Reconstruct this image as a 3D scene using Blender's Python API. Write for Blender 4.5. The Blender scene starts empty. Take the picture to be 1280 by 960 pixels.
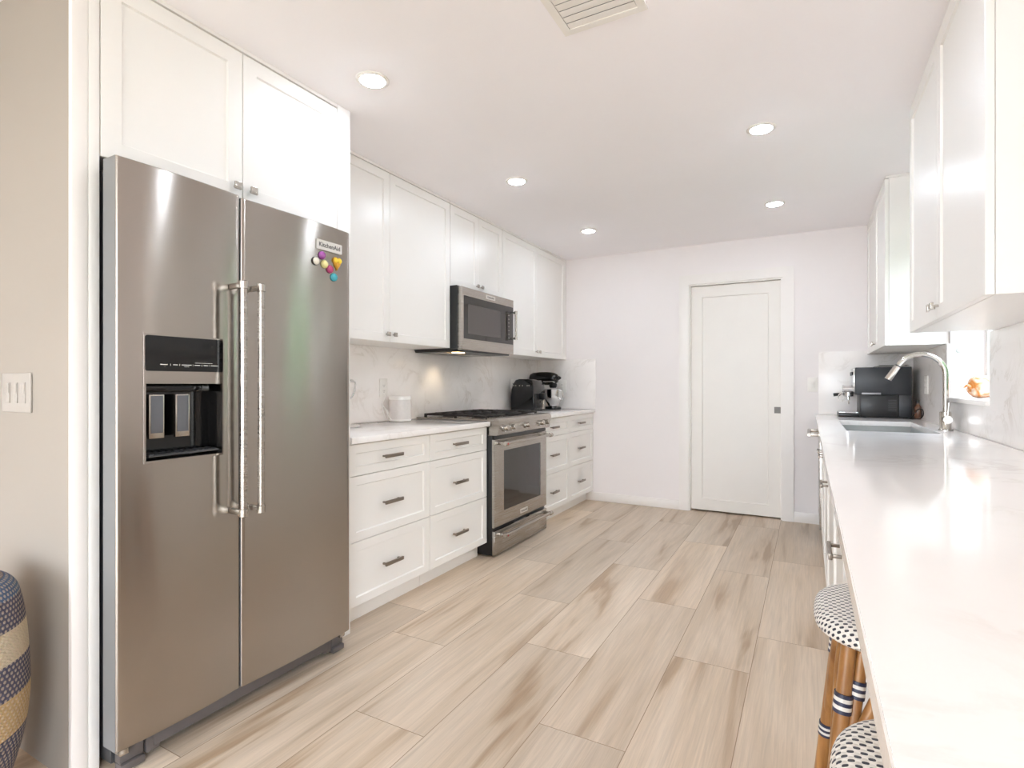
import bpy, bmesh, math, random
from mathutils import Vector, Matrix

random.seed(7)
S = bpy.context.scene
COL = S.collection
PI = math.pi

# ------------------------------------------------------------------ camera, world, exposure
CAM_H = 1.165
YAW = math.radians(28.616)
cd = bpy.data.cameras.new('camera')
cd.sensor_fit = 'HORIZONTAL'
cd.sensor_width = 36.0
cd.lens = 36.0 * 680.0 / 1280.0
cd.clip_start = 0.02
cam = bpy.data.objects.new('camera', cd)
COL.objects.link(cam)
cam.location = (0, 0, CAM_H)
cam.rotation_euler = (PI / 2, 0, YAW)
S.camera = cam

S.view_settings.view_transform = 'Standard'
S.view_settings.look = 'None'
S.view_settings.gamma = 1.0
S.view_settings.use_curve_mapping = False
S.view_settings.exposure = 0.43
S.cycles.max_bounces = 18
S.cycles.diffuse_bounces = 16
S.cycles.glossy_bounces = 8
S.cycles.transparent_max_bounces = 12
S.cycles.caustics_reflective = False
S.cycles.caustics_refractive = False
S.cycles.sample_clamp_indirect = 6.0

SKY = 10.5            # overcast daylight outside
LAMP = 124.0          # radiance of the recessed lamps
w = bpy.data.worlds.new('sky')
S.world = w
w.use_nodes = True
nt = w.node_tree
bg = nt.nodes['Background']
tc = nt.nodes.new('ShaderNodeTexCoord')
sx = nt.nodes.new('ShaderNodeSeparateXYZ')
rp = nt.nodes.new('ShaderNodeValToRGB')
rp.color_ramp.elements[0].position = 0.0
rp.color_ramp.elements[0].color = (0.83, 0.915, 1.0, 1)
rp.color_ramp.elements[1].position = 0.8
rp.color_ramp.elements[1].color = (0.76, 0.84, 1.0, 1)
nt.links.new(tc.outputs['Generated'], sx.inputs[0])
nt.links.new(sx.outputs[2], rp.inputs[0])
nt.links.new(rp.outputs[0], bg.inputs[0])
bg.inputs[1].default_value = SKY


def area_fill(name, loc, rot, sx_, sy_, power, color):
    l = bpy.data.lights.new(name, 'AREA')
    l.shape = 'RECTANGLE'
    l.size, l.size_y = sx_, sy_
    l.energy = power
    l.color = color
    o = bpy.data.objects.new(name, l)
    o.location = loc
    o.rotation_euler = rot
    COL.objects.link(o)
    return o


# unseen area fill added in the rear opening; sky lights the other openings
area_fill('added_rear_fill', (-2.0, -3.52, 1.25), (PI / 2 + math.radians(10), 0, 0), 2.5, 1.9, 16, (0.95, 0.955, 1.0))

ANISO_ROT = 0.25

# ------------------------------------------------------------------ helpers
def lin(c):
    return tuple(((v / 255) / 12.92 if v / 255 <= 0.04045 else ((v / 255 + 0.055) / 1.055) ** 2.4) for v in c)


def mat(name, rgb, rough=0.5, metal=0.0, var=0.03, vscale=6.0, spec=0.5, coat=0.0, bump=0.0, bscale=200.0, aniso=0.0):
    m = bpy.data.materials.new(name)
    m.use_nodes = True
    n, L = m.node_tree.nodes, m.node_tree.links
    p = n['Principled BSDF']
    c = lin(rgb)
    p.inputs['Roughness'].default_value = rough
    p.inputs['Metallic'].default_value = metal
    p.inputs['Specular IOR Level'].default_value = spec
    p.inputs['Coat Weight'].default_value = coat
    t = n.new('ShaderNodeTexCoord')
    if var > 0:
        nz = n.new('ShaderNodeTexNoise')
        nz.inputs['Scale'].default_value = vscale
        nz.inputs['Detail'].default_value = 3
        r = n.new('ShaderNodeValToRGB')
        r.color_ramp.elements[0].position = 0.3
        r.color_ramp.elements[1].position = 0.7
        r.color_ramp.elements[0].color = tuple(v * (1 - var) for v in c) + (1,)
        r.color_ramp.elements[1].color = tuple(min(1, v * (1 + var)) for v in c) + (1,)
        L.new(t.outputs['Object'], nz.inputs['Vector'])
        L.new(nz.outputs[0], r.inputs[0])
        L.new(r.outputs[0], p.inputs['Base Color'])
    else:
        p.inputs['Base Color'].default_value = c + (1,)
    if bump > 0:
        nb = n.new('ShaderNodeTexNoise')
        nb.inputs['Scale'].default_value = bscale
        nb.inputs['Detail'].default_value = 2
        b = n.new('ShaderNodeBump')
        b.inputs['Strength'].default_value = bump
        b.inputs['Distance'].default_value = 0.002
        L.new(t.outputs['Object'], nb.inputs['Vector'])
        L.new(nb.outputs[0], b.inputs['Height'])
        L.new(b.outputs[0], p.inputs['Normal'])
    if aniso > 0:
        tg = n.new('ShaderNodeTangent')
        tg.direction_type = 'RADIAL'
        tg.axis = 'Z'
        p.inputs['Anisotropic'].default_value = aniso
        p.inputs['Anisotropic Rotation'].default_value = ANISO_ROT
        L.new(tg.outputs[0], p.inputs['Tangent'])
    return m


def steel(name, rgb, rough, aniso=0.75, streak=0.04):
    """brushed stainless: horizontal grain"""
    m = mat(name, rgb, rough, 1.0, 0.0, aniso=aniso)
    n, L = m.node_tree.nodes, m.node_tree.links
    p = n['Principled BSDF']
    t = n.new('ShaderNodeTexCoord')
    mp = n.new('ShaderNodeMapping')
    mp.inputs['Scale'].default_value = (3, 3, 900)
    nz = n.new('ShaderNodeTexNoise')
    nz.inputs['Scale'].default_value = 1.0
    nz.inputs['Detail'].default_value = 2
    mr = n.new('ShaderNodeMapRange')
    mr.inputs['To Min'].default_value = rough - streak
    mr.inputs['To Max'].default_value = rough + streak
    L.new(t.outputs['Object'], mp.inputs[0])
    L.new(mp.outputs[0], nz.inputs['Vector'])
    L.new(nz.outputs[0], mr.inputs['Value'])
    L.new(mr.outputs[0], p.inputs['Roughness'])
    return m


def marble(name, base, vein, rough, scale, amount):
    m = bpy.data.materials.new(name)
    m.use_nodes = True
    n, L = m.node_tree.nodes, m.node_tree.links
    p = n['Principled BSDF']
    p.inputs['Roughness'].default_value = rough
    t = n.new('ShaderNodeTexCoord')
    n1 = n.new('ShaderNodeTexNoise')
    n1.inputs['Scale'].default_value = scale
    n1.inputs['Detail'].default_value = 8
    n1.inputs['Roughness'].default_value = 0.62
    n1.inputs['Distortion'].default_value = 1.3
    sub = n.new('ShaderNodeMath'); sub.operation = 'SUBTRACT'; sub.inputs[1].default_value = 0.5
    ab = n.new('ShaderNodeMath'); ab.operation = 'ABSOLUTE'
    r = n.new('ShaderNodeMapRange')
    r.inputs['From Min'].default_value = 0.0
    r.inputs['From Max'].default_value = 0.035
    r.inputs['To Min'].default_value = amount
    r.inputs['To Max'].default_value = 0.0
    n2 = n.new('ShaderNodeTexNoise')
    n2.inputs['Scale'].default_value = scale * 0.8
    n2.inputs['Detail'].default_value = 4
    r2 = n.new('ShaderNodeMapRange')
    r2.inputs['From Min'].default_value = 0.45
    r2.inputs['From Max'].default_value = 0.72
    mu = n.new('ShaderNodeMath'); mu.operation = 'MULTIPLY'
    ad = n.new('ShaderNodeMath'); ad.operation = 'MULTIPLY_ADD'; ad.inputs[1].default_value = amount * 0.25
    mx = n.new('ShaderNodeMix'); mx.data_type = 'RGBA'
    mx.inputs[6].default_value = lin(base) + (1,)
    mx.inputs[7].default_value = lin(vein) + (1,)
    L.new(t.outputs['Object'], n1.inputs['Vector'])
    L.new(t.outputs['Object'], n2.inputs['Vector'])
    L.new(n1.outputs[0], sub.inputs[0]); L.new(sub.outputs[0], ab.inputs[0]); L.new(ab.outputs[0], r.inputs['Value'])
    L.new(n2.outputs[0], r2.inputs['Value'])
    L.new(r.outputs[0], mu.inputs[0]); L.new(r2.outputs[0], mu.inputs[1])
    L.new(r2.outputs[0], ad.inputs[0]); L.new(mu.outputs[0], ad.inputs[2])
    L.new(ad.outputs[0], mx.inputs[0])
    L.new(mx.outputs[2], p.inputs['Base Color'])
    return m


def emitter(name, rgb, strength):
    m = bpy.data.materials.new(name)
    m.use_nodes = True
    n, L = m.node_tree.nodes, m.node_tree.links
    n.remove(n['Principled BSDF'])
    e = n.new('ShaderNodeEmission')
    e.inputs[0].default_value = lin(rgb) + (1,)
    e.inputs[1].default_value = strength
    L.new(e.outputs[0], n['Material Output'].inputs[0])
    return m


def glass_thin(name):
    m = bpy.data.materials.new(name)
    m.use_nodes = True
    n, L = m.node_tree.nodes, m.node_tree.links
    n.remove(n['Principled BSDF'])
    tr = n.new('ShaderNodeBsdfTransparent')
    tr.inputs[0].default_value = (0.96, 0.98, 0.97, 1)
    gl = n.new('ShaderNodeBsdfGlossy')
    gl.inputs['Roughness'].default_value = 0.02
    fr = n.new('ShaderNodeFresnel')
    fr.inputs[0].default_value = 1.3
    ge = n.new('ShaderNodeNewGeometry')
    iv = n.new('ShaderNodeMath'); iv.operation = 'SUBTRACT'; iv.inputs[0].default_value = 1.0
    mu = n.new('ShaderNodeMath'); mu.operation = 'MULTIPLY'
    L.new(ge.outputs['Backfacing'], iv.inputs[1]); L.new(iv.outputs[0], mu.inputs[0]); L.new(fr.outputs[0], mu.inputs[1])
    mx = n.new('ShaderNodeMixShader')
    L.new(mu.outputs[0], mx.inputs[0]); L.new(tr.outputs[0], mx.inputs[1]); L.new(gl.outputs[0], mx.inputs[2])
    L.new(mx.outputs[0], n['Material Output'].inputs[0])
    return m


ORG = {}


def org(p):
    return ORG.get(p.name, Vector((0, 0, 0))) if p else Vector((0, 0, 0))


def tag(o, label=None, cat=None, group=None, kind=None):
    if label: o['label'] = label
    if cat: o['category'] = cat
    if group: o['group'] = group
    if kind: o['kind'] = kind
    return o


def thing(name, loc, label, cat, group=None):
    o = bpy.data.objects.new(name, None)
    o.empty_display_size = 0.05
    COL.objects.link(o)
    o.location = loc
    ORG[o.name] = Vector(loc)
    return tag(o, label, cat, group)


def obj(name, bm, m, parent=None, smooth=35, recalc=True):
    """mesh data in bm are world coordinates"""
    if recalc:
        bmesh.ops.recalc_face_normals(bm, faces=bm.faces)
    if parent is None:
        cs = [v.co for v in bm.verts]
        lo = Vector((min(c.x for c in cs), min(c.y for c in cs), min(c.z for c in cs)))
        hi = Vector((max(c.x for c in cs), max(c.y for c in cs), max(c.z for c in cs)))
        base = Vector(((lo.x + hi.x) / 2, (lo.y + hi.y) / 2, lo.z))
    else:
        base = org(parent)
    bmesh.ops.translate(bm, verts=bm.verts, vec=-base)
    me = bpy.data.meshes.new(name)
    bm.to_mesh(me)
    bm.free()
    ms = m if isinstance(m, (list, tuple)) else [m]
    for x in ms:
        me.materials.append(x)
    if smooth:
        me.polygons.foreach_set('use_smooth', [True] * len(me.polygons))
        me.set_sharp_from_angle(angle=math.radians(smooth))
    o = bpy.data.objects.new(name, me)
    COL.objects.link(o)
    if parent is None:
        o.location = base
    else:
        o.parent = parent
    ORG[o.name] = base
    return o


def struct(name, bm, m, parent=None, smooth=35):
    o = obj(name, bm, m, parent, smooth)
    if parent is None:
        o['kind'] = 'structure'
    return o


def B():
    return bmesh.new()


def box(bm, x0, x1, y0, y1, z0, z1, bev=0.0, seg=2, mi=0):
    vs = [bm.verts.new((x, y, z)) for x in (x0, x1) for y in (y0, y1) for z in (z0, z1)]
    fs = [(0, 1, 3, 2), (4, 6, 7, 5), (0, 4, 5, 1), (2, 3, 7, 6), (0, 2, 6, 4), (1, 5, 7, 3)]
    faces = [bm.faces.new([vs[i] for i in f]) for f in fs]
    for f in faces:
        f.material_index = mi
    if bev > 0:
        es = list({e for f in faces for e in f.edges})
        bmesh.ops.bevel(bm, geom=es, offset=bev, segments=seg, affect='EDGES', clamp_overlap=True, profile=0.5, material=mi)
    return bm


def frame_to(p0, p1):
    d = (Vector(p1) - Vector(p0)).normalized()
    a = Vector((0, 0, 1)) if abs(d.z) < 0.9 else Vector((1, 0, 0))
    u = d.cross(a).normalized()
    return d, u, d.cross(u).normalized()


def cyl(bm, p0, p1, r0, r1=None, seg=24, mi=0):
    r1 = r0 if r1 is None else r1
    d, u, v = frame_to(p0, p1)
    rings = []
    for p, r in ((Vector(p0), r0), (Vector(p1), r1)):
        rings.append([bm.verts.new(p + (u * math.cos(2 * PI * k / seg) + v * math.sin(2 * PI * k / seg)) * r) for k in range(seg)])
    for k in range(seg):
        f = bm.faces.new((rings[0][k], rings[0][(k + 1) % seg], rings[1][(k + 1) % seg], rings[1][k]))
        f.material_index = mi
    bm.faces.new(list(reversed(rings[0]))).material_index = mi
    bm.faces.new(rings[1]).material_index = mi
    return bm


def smooth_path(pts, n=8):
    P = [Vector(p) for p in pts]
    if len(P) < 3:
        return P
    out = []
    for i in range(len(P) - 1):
        a = P[max(i - 1, 0)]; b = P[i]; c = P[i + 1]; d = P[min(i + 2, len(P) - 1)]
        for k in range(n):
            t = k / n
            out.append(0.5 * ((2 * b) + (c - a) * t + (2 * a - 5 * b + 4 * c - d) * t * t + (3 * b - 3 * c + d - a) * t ** 3))
    out.append(P[-1])
    return out


def tube(bm, pts, r, seg=10, closed=False, mi=0):
    P = [Vector(p) for p in pts]
    n = len(P)
    rs = r if isinstance(r, (list, tuple)) else [r] * n
    prev = None
    rings = []
    for i in range(n):
        if closed:
            d = (P[(i + 1) % n] - P[(i - 1) % n]).normalized()
        else:
            d = (P[min(i + 1, n - 1)] - P[max(i - 1, 0)]).normalized()
        if prev is None:
            a = Vector((0, 0, 1)) if abs(d.z) < 0.9 else Vector((1, 0, 0))
            u = d.cross(a).normalized()
        else:
            u = (prev - d * prev.dot(d)).normalized()
        prev = u
        v = d.cross(u)
        rings.append([bm.verts.new(P[i] + (u * math.cos(2 * PI * k / seg) + v * math.sin(2 * PI * k / seg)) * rs[i]) for k in range(seg)])
    m = n if closed else n - 1
    for i in range(m):
        a, b = rings[i], rings[(i + 1) % n]
        for k in range(seg):
            f = bm.faces.new((a[k], a[(k + 1) % seg], b[(k + 1) % seg], b[k]))
            f.material_index = mi
    if not closed:
        bm.faces.new(list(reversed(rings[0]))).material_index = mi
        bm.faces.new(rings[-1]).material_index = mi
    return bm


def lathe(bm, prof, center, seg=36, sup=2.0, mi=0, axis=None):
    """profile of (radius, height); sup > 2 makes a rounded square plan; axis: 3x3 matrix"""
    c = Vector(center)
    rings = []
    for r, z in prof:
        ring = []
        for k in range(seg):
            a = 2 * PI * k / seg
            ca, sa = math.cos(a), math.sin(a)
            q = 1.0 if sup == 2.0 else (abs(ca) ** sup + abs(sa) ** sup) ** (-1 / sup)
            v = Vector((r * q * ca, r * q * sa, z))
            if axis is not None:
                v = axis @ v
            ring.append(bm.verts.new(c + v))
        rings.append(ring)
    for a, b in zip(rings, rings[1:]):
        for k in range(seg):
            f = bm.faces.new((a[k], a[(k + 1) % seg], b[(k + 1) % seg], b[k]))
            f.material_index = mi
    bm.faces.new(list(reversed(rings[0]))).material_index = mi
    bm.faces.new(rings[-1]).material_index = mi
    return bm


AX_X = Matrix(((0, 0, 1), (1, 0, 0), (0, 1, 0)))      # local z -> world +x
AX_NX = Matrix(((0, 0, -1), (-1, 0, 0), (0, 1, 0)))   # local z -> world -x
AX_DN = Matrix(((1, 0, 0), (0, -1, 0), (0, 0, -1)))   # local z -> world -z


def plate(bm, us, vs, w0, w1, fn, hole=lambda u, v: False, mi=0):
    """slab on a (u,v) grid with holes, thickness w0..w1; fn maps (u,v,w) to the world"""
    V = {}

    def vert(i, j, s):
        k = (i, j, s)
        if k not in V:
            V[k] = bm.verts.new(fn(us[i], vs[j], w1 if s else w0))
        return V[k]
    nu, nv = len(us) - 1, len(vs) - 1
    solid = [[not hole((us[i] + us[i + 1]) / 2, (vs[j] + vs[j + 1]) / 2) for j in range(nv)] for i in range(nu)]
    for i in range(nu):
        for j in range(nv):
            if not solid[i][j]:
                continue
            for s in (0, 1):
                q = [vert(i, j, s), vert(i + 1, j, s), vert(i + 1, j + 1, s), vert(i, j + 1, s)]
                bm.faces.new(q if s else q[::-1]).material_index = mi
            for di, dj, a, b in ((-1, 0, (i, j), (i, j + 1)), (1, 0, (i + 1, j), (i + 1, j + 1)), (0, -1, (i, j), (i + 1, j)), (0, 1, (i, j + 1), (i + 1, j + 1))):
                ii, jj = i + di, j + dj
                if 0 <= ii < nu and 0 <= jj < nv and solid[ii][jj]:
                    continue
                bm.faces.new((vert(*a, 0), vert(*b, 0), vert(*b, 1), vert(*a, 1))).material_index = mi
    return bm


def shaker(bm, M, w_, h_, t=0.02, stile=0.055, rail=None, depth=0.008, lip=0.004, bev=0.0015):
    """door front with a recessed panel. local: x outward (front at 0), y across 0..w, z up 0..h"""
    rail = stile if rail is None else rail
    ys = [0, stile, w_ - stile, w_]
    zs = [0, rail, h_ - rail, h_]
    vb = {}

    def v(x, y, z):
        k = (round(x, 5), round(y, 5), round(z, 5))
        if k not in vb:
            vb[k] = bm.verts.new(M @ Vector((x, y, z)))
        return vb[k]
    b = bev
    o = [(b, b), (w_ - b, b), (w_ - b, h_ - b), (b, h_ - b)]
    oo = [(0, 0), (w_, 0), (w_, h_), (0, h_)]
    i1 = [(stile, rail), (w_ - stile, rail), (w_ - stile, h_ - rail), (stile, h_ - rail)]
    i2 = [(stile + lip, rail + lip), (w_ - stile - lip, rail + lip), (w_ - stile - lip, h_ - rail - lip), (stile + lip, h_ - rail - lip)]
    R = [[v(-t, *p) for p in oo], [v(-b, *p) for p in oo], [v(0, *p) for p in o], [v(0, *p) for p in i1], [v(-depth, *p) for p in i2]]
    for a, c in zip(R, R[1:]):
        for k in range(4):
            bm.faces.new((a[k], a[(k + 1) % 4], c[(k + 1) % 4], c[k]))
    bm.faces.new(R[0][::-1])
    bm.faces.new(R[-1])
    return bm


def MX(x, y, z):       # front faces +x
    return Matrix.Translation((x, y, z))


def MNX(x, y, z):      # front faces -x ; y still runs up
    return Matrix.Translation((x, y, z)) @ Matrix(((-1, 0, 0, 0), (0, 1, 0, 0), (0, 0, 1, 0), (0, 0, 0, 1)))


def MNY(x, y, z):      # front faces -y ; local y -> world x
    return Matrix.Translation((x, y, z)) @ Matrix(((0, 1, 0, 0), (-1, 0, 0, 0), (0, 0, 1, 0), (0, 0, 0, 1)))


def lettering(txt, size, M, m, parent, name='lettering', extrude=0.0004, bold=0.0):
    c = bpy.data.curves.new('tmp', 'FONT')
    c.body = txt
    c.size = size
    c.extrude = extrude
    c.offset = bold
    c.align_x = 'CENTER'
    c.align_y = 'CENTER'
    t = bpy.data.objects.new('tmp', c)
    COL.objects.link(t)
    dg = bpy.context.evaluated_depsgraph_get()
    me = bpy.data.meshes.new_from_object(t.evaluated_get(dg))
    bpy.data.objects.remove(t)
    bm = B()
    bm.from_mesh(me)
    bpy.data.meshes.remove(me)
    bmesh.ops.transform(bm, matrix=M, verts=bm.verts)
    return obj(name, bm, m, parent, 0, recalc=False)


def face_px(x, y, z):     # text on a surface facing +x
    return Matrix(((0, 0, 1, x), (1, 0, 0, y), (0, 1, 0, z), (0, 0, 0, 1)))


# ------------------------------------------------------------------ materials
M_CAB = mat('white_lacquer', (236, 234, 230), 0.32, var=0.012, vscale=2)
M_WALL = mat('white_wall_paint', (237, 232, 231), 0.75, var=0.015, vscale=1.5, bump=0.08, bscale=250)
M_CEIL = mat('ceiling_paint', (248, 246, 249), 0.85, var=0.015, vscale=1.2, bump=0.08, bscale=200)
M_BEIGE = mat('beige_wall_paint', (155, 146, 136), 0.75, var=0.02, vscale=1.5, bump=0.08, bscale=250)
M_TRIM = mat('trim_gloss_paint', (236, 232, 228), 0.35, var=0.01)
M_SPLASH = marble('veined_quartz_splash', (246, 242, 239), (196, 186, 174), 0.24, 3.2, 0.5)
M_TOP = marble('white_quartz_top', (245, 242, 240), (205, 198, 188), 0.09, 2.2, 0.5)
M_STEEL = steel('brushed_stainless', (170, 163, 156), 0.2, 0.9, .02)
M_STEEL2 = steel('range_stainless', (178, 172, 165), 0.27, 0.6)
M_SATIN = mat('satin_nickel', (186, 180, 172), 0.26, 1.0, 0.0)
M_CHROME = mat('polished_chrome', (222, 222, 222), 0.07, 1.0, 0.0)
M_FAUCET = mat('polished_nickel', (205, 200, 194), 0.13, 1.0, 0.0)
M_BRONZE = mat('dark_nickel_pull', (146, 136, 127), 0.38, 1.0, 0.0)
M_BLACK = mat('black_plastic', (24, 24, 25), 0.35, 0.0, 0.05)
M_BLACKG = mat('black_gloss', (14, 14, 15), 0.08, 0.0, 0.0)
M_GRAYDK = mat('dark_grey_steel', (66, 66, 68), 0.42, 0.2, 0.04)
M_GRAYSIDE = mat('grey_door_edge', (132, 132, 132), 0.4, 0.3, 0.03)
M_KICK = mat('grey_kick_grille', (92, 86, 84), 0.5, 0.0, 0.05)
M_IRON = mat('cast_iron', (46, 42, 41), 0.6, 0.2, 0.1, 30, bump=0.2)
M_DARKGLASS = mat('dark_oven_glass', (36, 31, 29), 0.06, 0.0, 0.0, spec=0.7)
M_MWGLASS = mat('smoked_glass', (78, 72, 70), 0.1, 0.0, 0.0, spec=0.7)
M_LABEL = mat('pale_badge', (214, 210, 204), 0.35, 0.2, 0.0)
M_INK = mat('dark_lettering', (52, 50, 52), 0.5, 0, 0)
M_PRINT = mat('white_print', (205, 205, 200), 0.5, 0, 0)
M_GREYPAD = mat('grey_paddle', (92, 94, 98), 0.35, 0, 0.03)
M_WPLASTIC = mat('white_plastic', (238, 235, 230), 0.35, 0, 0.01)
M_SLOT = mat('dark_slot', (70, 66, 64), 0.6, 0, 0)
M_FABRICW = mat('white_speaker_mesh', (214, 208, 203), 0.8, 0, 0.03, 80, bump=0.4, bscale=700)
M_LENS = emitter('lamp_lens', (230, 241, 255), LAMP)
M_HOODLENS = emitter('hood_lamp_lens', (255, 214, 150), 14.0)
M_GLASS = glass_thin('window_glass')
M_RED = mat('red_medallion', (170, 44, 44), 0.35, 0, 0)
M_SINK = mat('satin_sink_steel', (176, 178, 176), 0.4, 0.35, 0.0)


def floor_mat():
    m = bpy.data.materials.new('oak_look_plank')
    m.use_nodes = True
    n, L = m.node_tree.nodes, m.node_tree.links
    p = n['Principled BSDF']
    at = n.new('ShaderNodeAttribute'); at.attribute_name = 'plank'
    t = n.new('ShaderNodeTexCoord')
    sc = n.new('ShaderNodeVectorMath'); sc.operation = 'MULTIPLY_ADD'
    sc.inputs[1].default_value = (37, 91, 53)
    L.new(at.outputs['Color'], sc.inputs[0])
    L.new(t.outputs['Object'], sc.inputs[2])

    def noise(scale, detail, rough, dist):
        mp = n.new('ShaderNodeMapping'); mp.inputs['Scale'].default_value = scale
        z = n.new('ShaderNodeTexNoise'); z.inputs['Scale'].default_value = 1.0
        z.inputs['Detail'].default_value = detail; z.inputs['Roughness'].default_value = rough
        z.inputs['Distortion'].default_value = dist
        L.new(sc.outputs[0], mp.inputs[0]); L.new(mp.outputs[0], z.inputs['Vector'])
        return z
    broad = noise((7.5, 0.75, 1), 3, 0.5, 0.6)
    grain = noise((70, 2.2, 1), 5, 0.6, 0.8)
    fine = noise((260, 6, 1), 3, 0.6, 0.2)
    r1 = n.new('ShaderNodeValToRGB')
    e = r1.color_ramp.elements
    e[0].position = 0.33; e[0].color = lin((176, 151, 124)) + (1,)
    e[1].position = 0.72; e[1].color = lin((222, 206, 186)) + (1,)
    k = e.new(0.42); k.color = lin((205, 186, 163)) + (1,)
    k = e.new(0.55); k.color = lin((214, 196, 175)) + (1,)
    L.new(broad.outputs[0], r1.inputs[0])
    # grain darkening
    g = n.new('ShaderNodeMapRange')
    g.inputs['From Min'].default_value = 0.3; g.inputs['From Max'].default_value = 0.62
    g.inputs['To Min'].default_value = 0.86; g.inputs['To Max'].default_value = 1.03
    L.new(grain.outputs[0], g.inputs['Value'])
    f2 = n.new('ShaderNodeMapRange')
    f2.inputs['From Min'].default_value = 0.3; f2.inputs['From Max'].default_value = 0.7
    f2.inputs['To Min'].default_value = 0.93; f2.inputs['To Max'].default_value = 1.05
    L.new(fine.outputs[0], f2.inputs['Value'])
    mm = n.new('ShaderNodeMath'); mm.operation = 'MULTIPLY'
    L.new(g.outputs[0], mm.inputs[0]); L.new(f2.outputs[0], mm.inputs[1])
    # tone of the plank itself
    sep = n.new('ShaderNodeSeparateColor'); L.new(at.outputs['Color'], sep.inputs[0])
    tn = n.new('ShaderNodeMapRange'); tn.inputs['To Min'].default_value = 0.86; tn.inputs['To Max'].default_value = 1.06
    L.new(sep.outputs[0], tn.inputs['Value'])
    m3 = n.new('ShaderNodeMath'); m3.operation = 'MULTIPLY'
    L.new(mm.outputs[0], m3.inputs[0]); L.new(tn.outputs[0], m3.inputs[1])
    vm = n.new('ShaderNodeVectorMath'); vm.operation = 'SCALE'
    L.new(r1.outputs[0], vm.inputs[0]); L.new(m3.outputs[0], vm.inputs['Scale'])
    L.new(vm.outputs[0], p.inputs['Base Color'])
    rr = n.new('ShaderNodeMapRange'); rr.inputs['To Min'].default_value = 0.34; rr.inputs['To Max'].default_value = 0.5
    L.new(grain.outputs[0], rr.inputs['Value']); L.new(rr.outputs[0], p.inputs['Roughness'])
    b = n.new('ShaderNodeBump'); b.inputs['Strength'].default_value = 0.12; b.inputs['Distance'].default_value = 0.001
    L.new(grain.outputs[0], b.inputs['Height']); L.new(b.outputs[0], p.inputs['Normal'])
    return m


M_FLOOR = floor_mat()
M_GROUT = mat('plank_joint', (146, 124, 104), 0.8, 0, 0.05)

# ------------------------------------------------------------------ room shell
CEIL = 2.438
XL, XR, YB = -2.52, 0.72, 5.18      # kitchen walls
LX, LY = -5.6, -3.6                 # far corner of the living side behind the camera

# floor: planks in rows of 304 mm running away from the camera
bm = B()
cl = bm.loops.layers.float_color.new('plank')
PW, PL = 0.3025, 1.238
known = {-6: 2.233, -5: 1.98, -4: 1.437, -3: 2.18, -2: 1.684, -1: 2.378, 0: 2.745}
G = 0.0012
rnd = random.Random(3)
row0 = math.floor((LX + 0.208) / PW) - 1
for rI in range(row0, 5):
    xa = -0.208 + rI * PW
    xb = xa + PW
    xa_, xb_ = max(xa, LX), min(xb, XR + 0.2)
    if xb_ - xa_ < 0.005:
        continue
    j = known.get(rI, rnd.uniform(0, PL))
    y = j - PL * math.ceil((j - LY) / PL)
    while y < YB + 0.12:
        y0, y1 = max(y, LY), min(y + PL, YB + 0.12)
        if y1 - y0 > 0.01:
            c = (rnd.random(), rnd.random(), rnd.random(), 1)
            f = bm.faces.new([bm.verts.new(q) for q in ((xa_ + G, y0 + G, 0), (xb_ - G, y0 + G, 0), (xb_ - G, y1 - G, 0), (xa_ + G, y1 - G, 0))])
            for lp in f.loops:
                lp[cl] = c
        y += PL
# joints and the slab below
f0 = len(bm.faces)
box(bm, LX, XR + 0.2, LY, YB + 0.12, -0.08, -0.0006, mi=1)
fl = obj('floor', bm, [M_FLOOR, M_GROUT], None, 0)
tag(fl, kind='structure')

bm = B(); box(bm, LX - .12, XR + 0.2, LY - .12, YB + 0.12, CEIL, CEIL + 0.12)
struct('ceiling', bm, M_CEIL)

# back wall with the door opening
DX0, DX1, DZ = -0.967, -0.199, 2.075
bm = B()
plate(bm, [XL - 0.12, DX0, DX1, XR + 0.2], [0, DZ, CEIL], 0, 0.12, lambda u, v, q: (u, YB + q, v),
      lambda u, v: DX0 < u < DX1 and v < DZ)
struct('wall_back', bm, M_WALL)
bm = B(); box(bm, XL - 0.12, XL, 0.775, YB, 0, CEIL)
struct('wall_left', bm, M_WALL)
# wall beside the refrigerator (faces the camera), beige
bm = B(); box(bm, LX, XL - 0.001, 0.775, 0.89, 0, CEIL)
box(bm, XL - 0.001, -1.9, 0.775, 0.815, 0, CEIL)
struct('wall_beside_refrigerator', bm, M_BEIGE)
bm = B(); box(bm, -1.899, -1.88, 0.7745, 0.8155, 0, CEIL - .001, 0.001)
struct('trim_1', bm, M_TRIM)
# right wall with window opening and an added side opening for daylight
WY0, WY1, WZ0, WZ1 = 3.165, 3.972, 1.086, 2.12
bm = B()
plate(bm, [LY, -3.1, -0.7, WY0, WY1, YB], [0, WZ0, WZ1, 2.2, CEIL], 0, 0.2, lambda u, v, q: (XR + q, u, v),
      lambda u, v: (WY0 < u < WY1 and WZ0 < v < WZ1) or (-3.1 < u < -0.7 and v < 2.2))
struct('wall_right', bm, M_WALL)
# living side behind the camera
bm = B(); box(bm, LX - 0.12, LX, LY, 0.89, 0, CEIL)
struct('wall_living_left', bm, M_WALL)
PX0, PX1, PZ = -3.3, -0.7, 2.25  # rear opening added to let daylight into the room
bm = B()
plate(bm, [LX - .12, PX0, PX1, XR + 0.2], [0, PZ, CEIL], 0, 0.12, lambda u, v, q: (u, LY - q, v),
      lambda u, v: PX0 < u < PX1 and v < PZ)
struct('wall_living_rear', bm, M_WALL)

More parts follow.
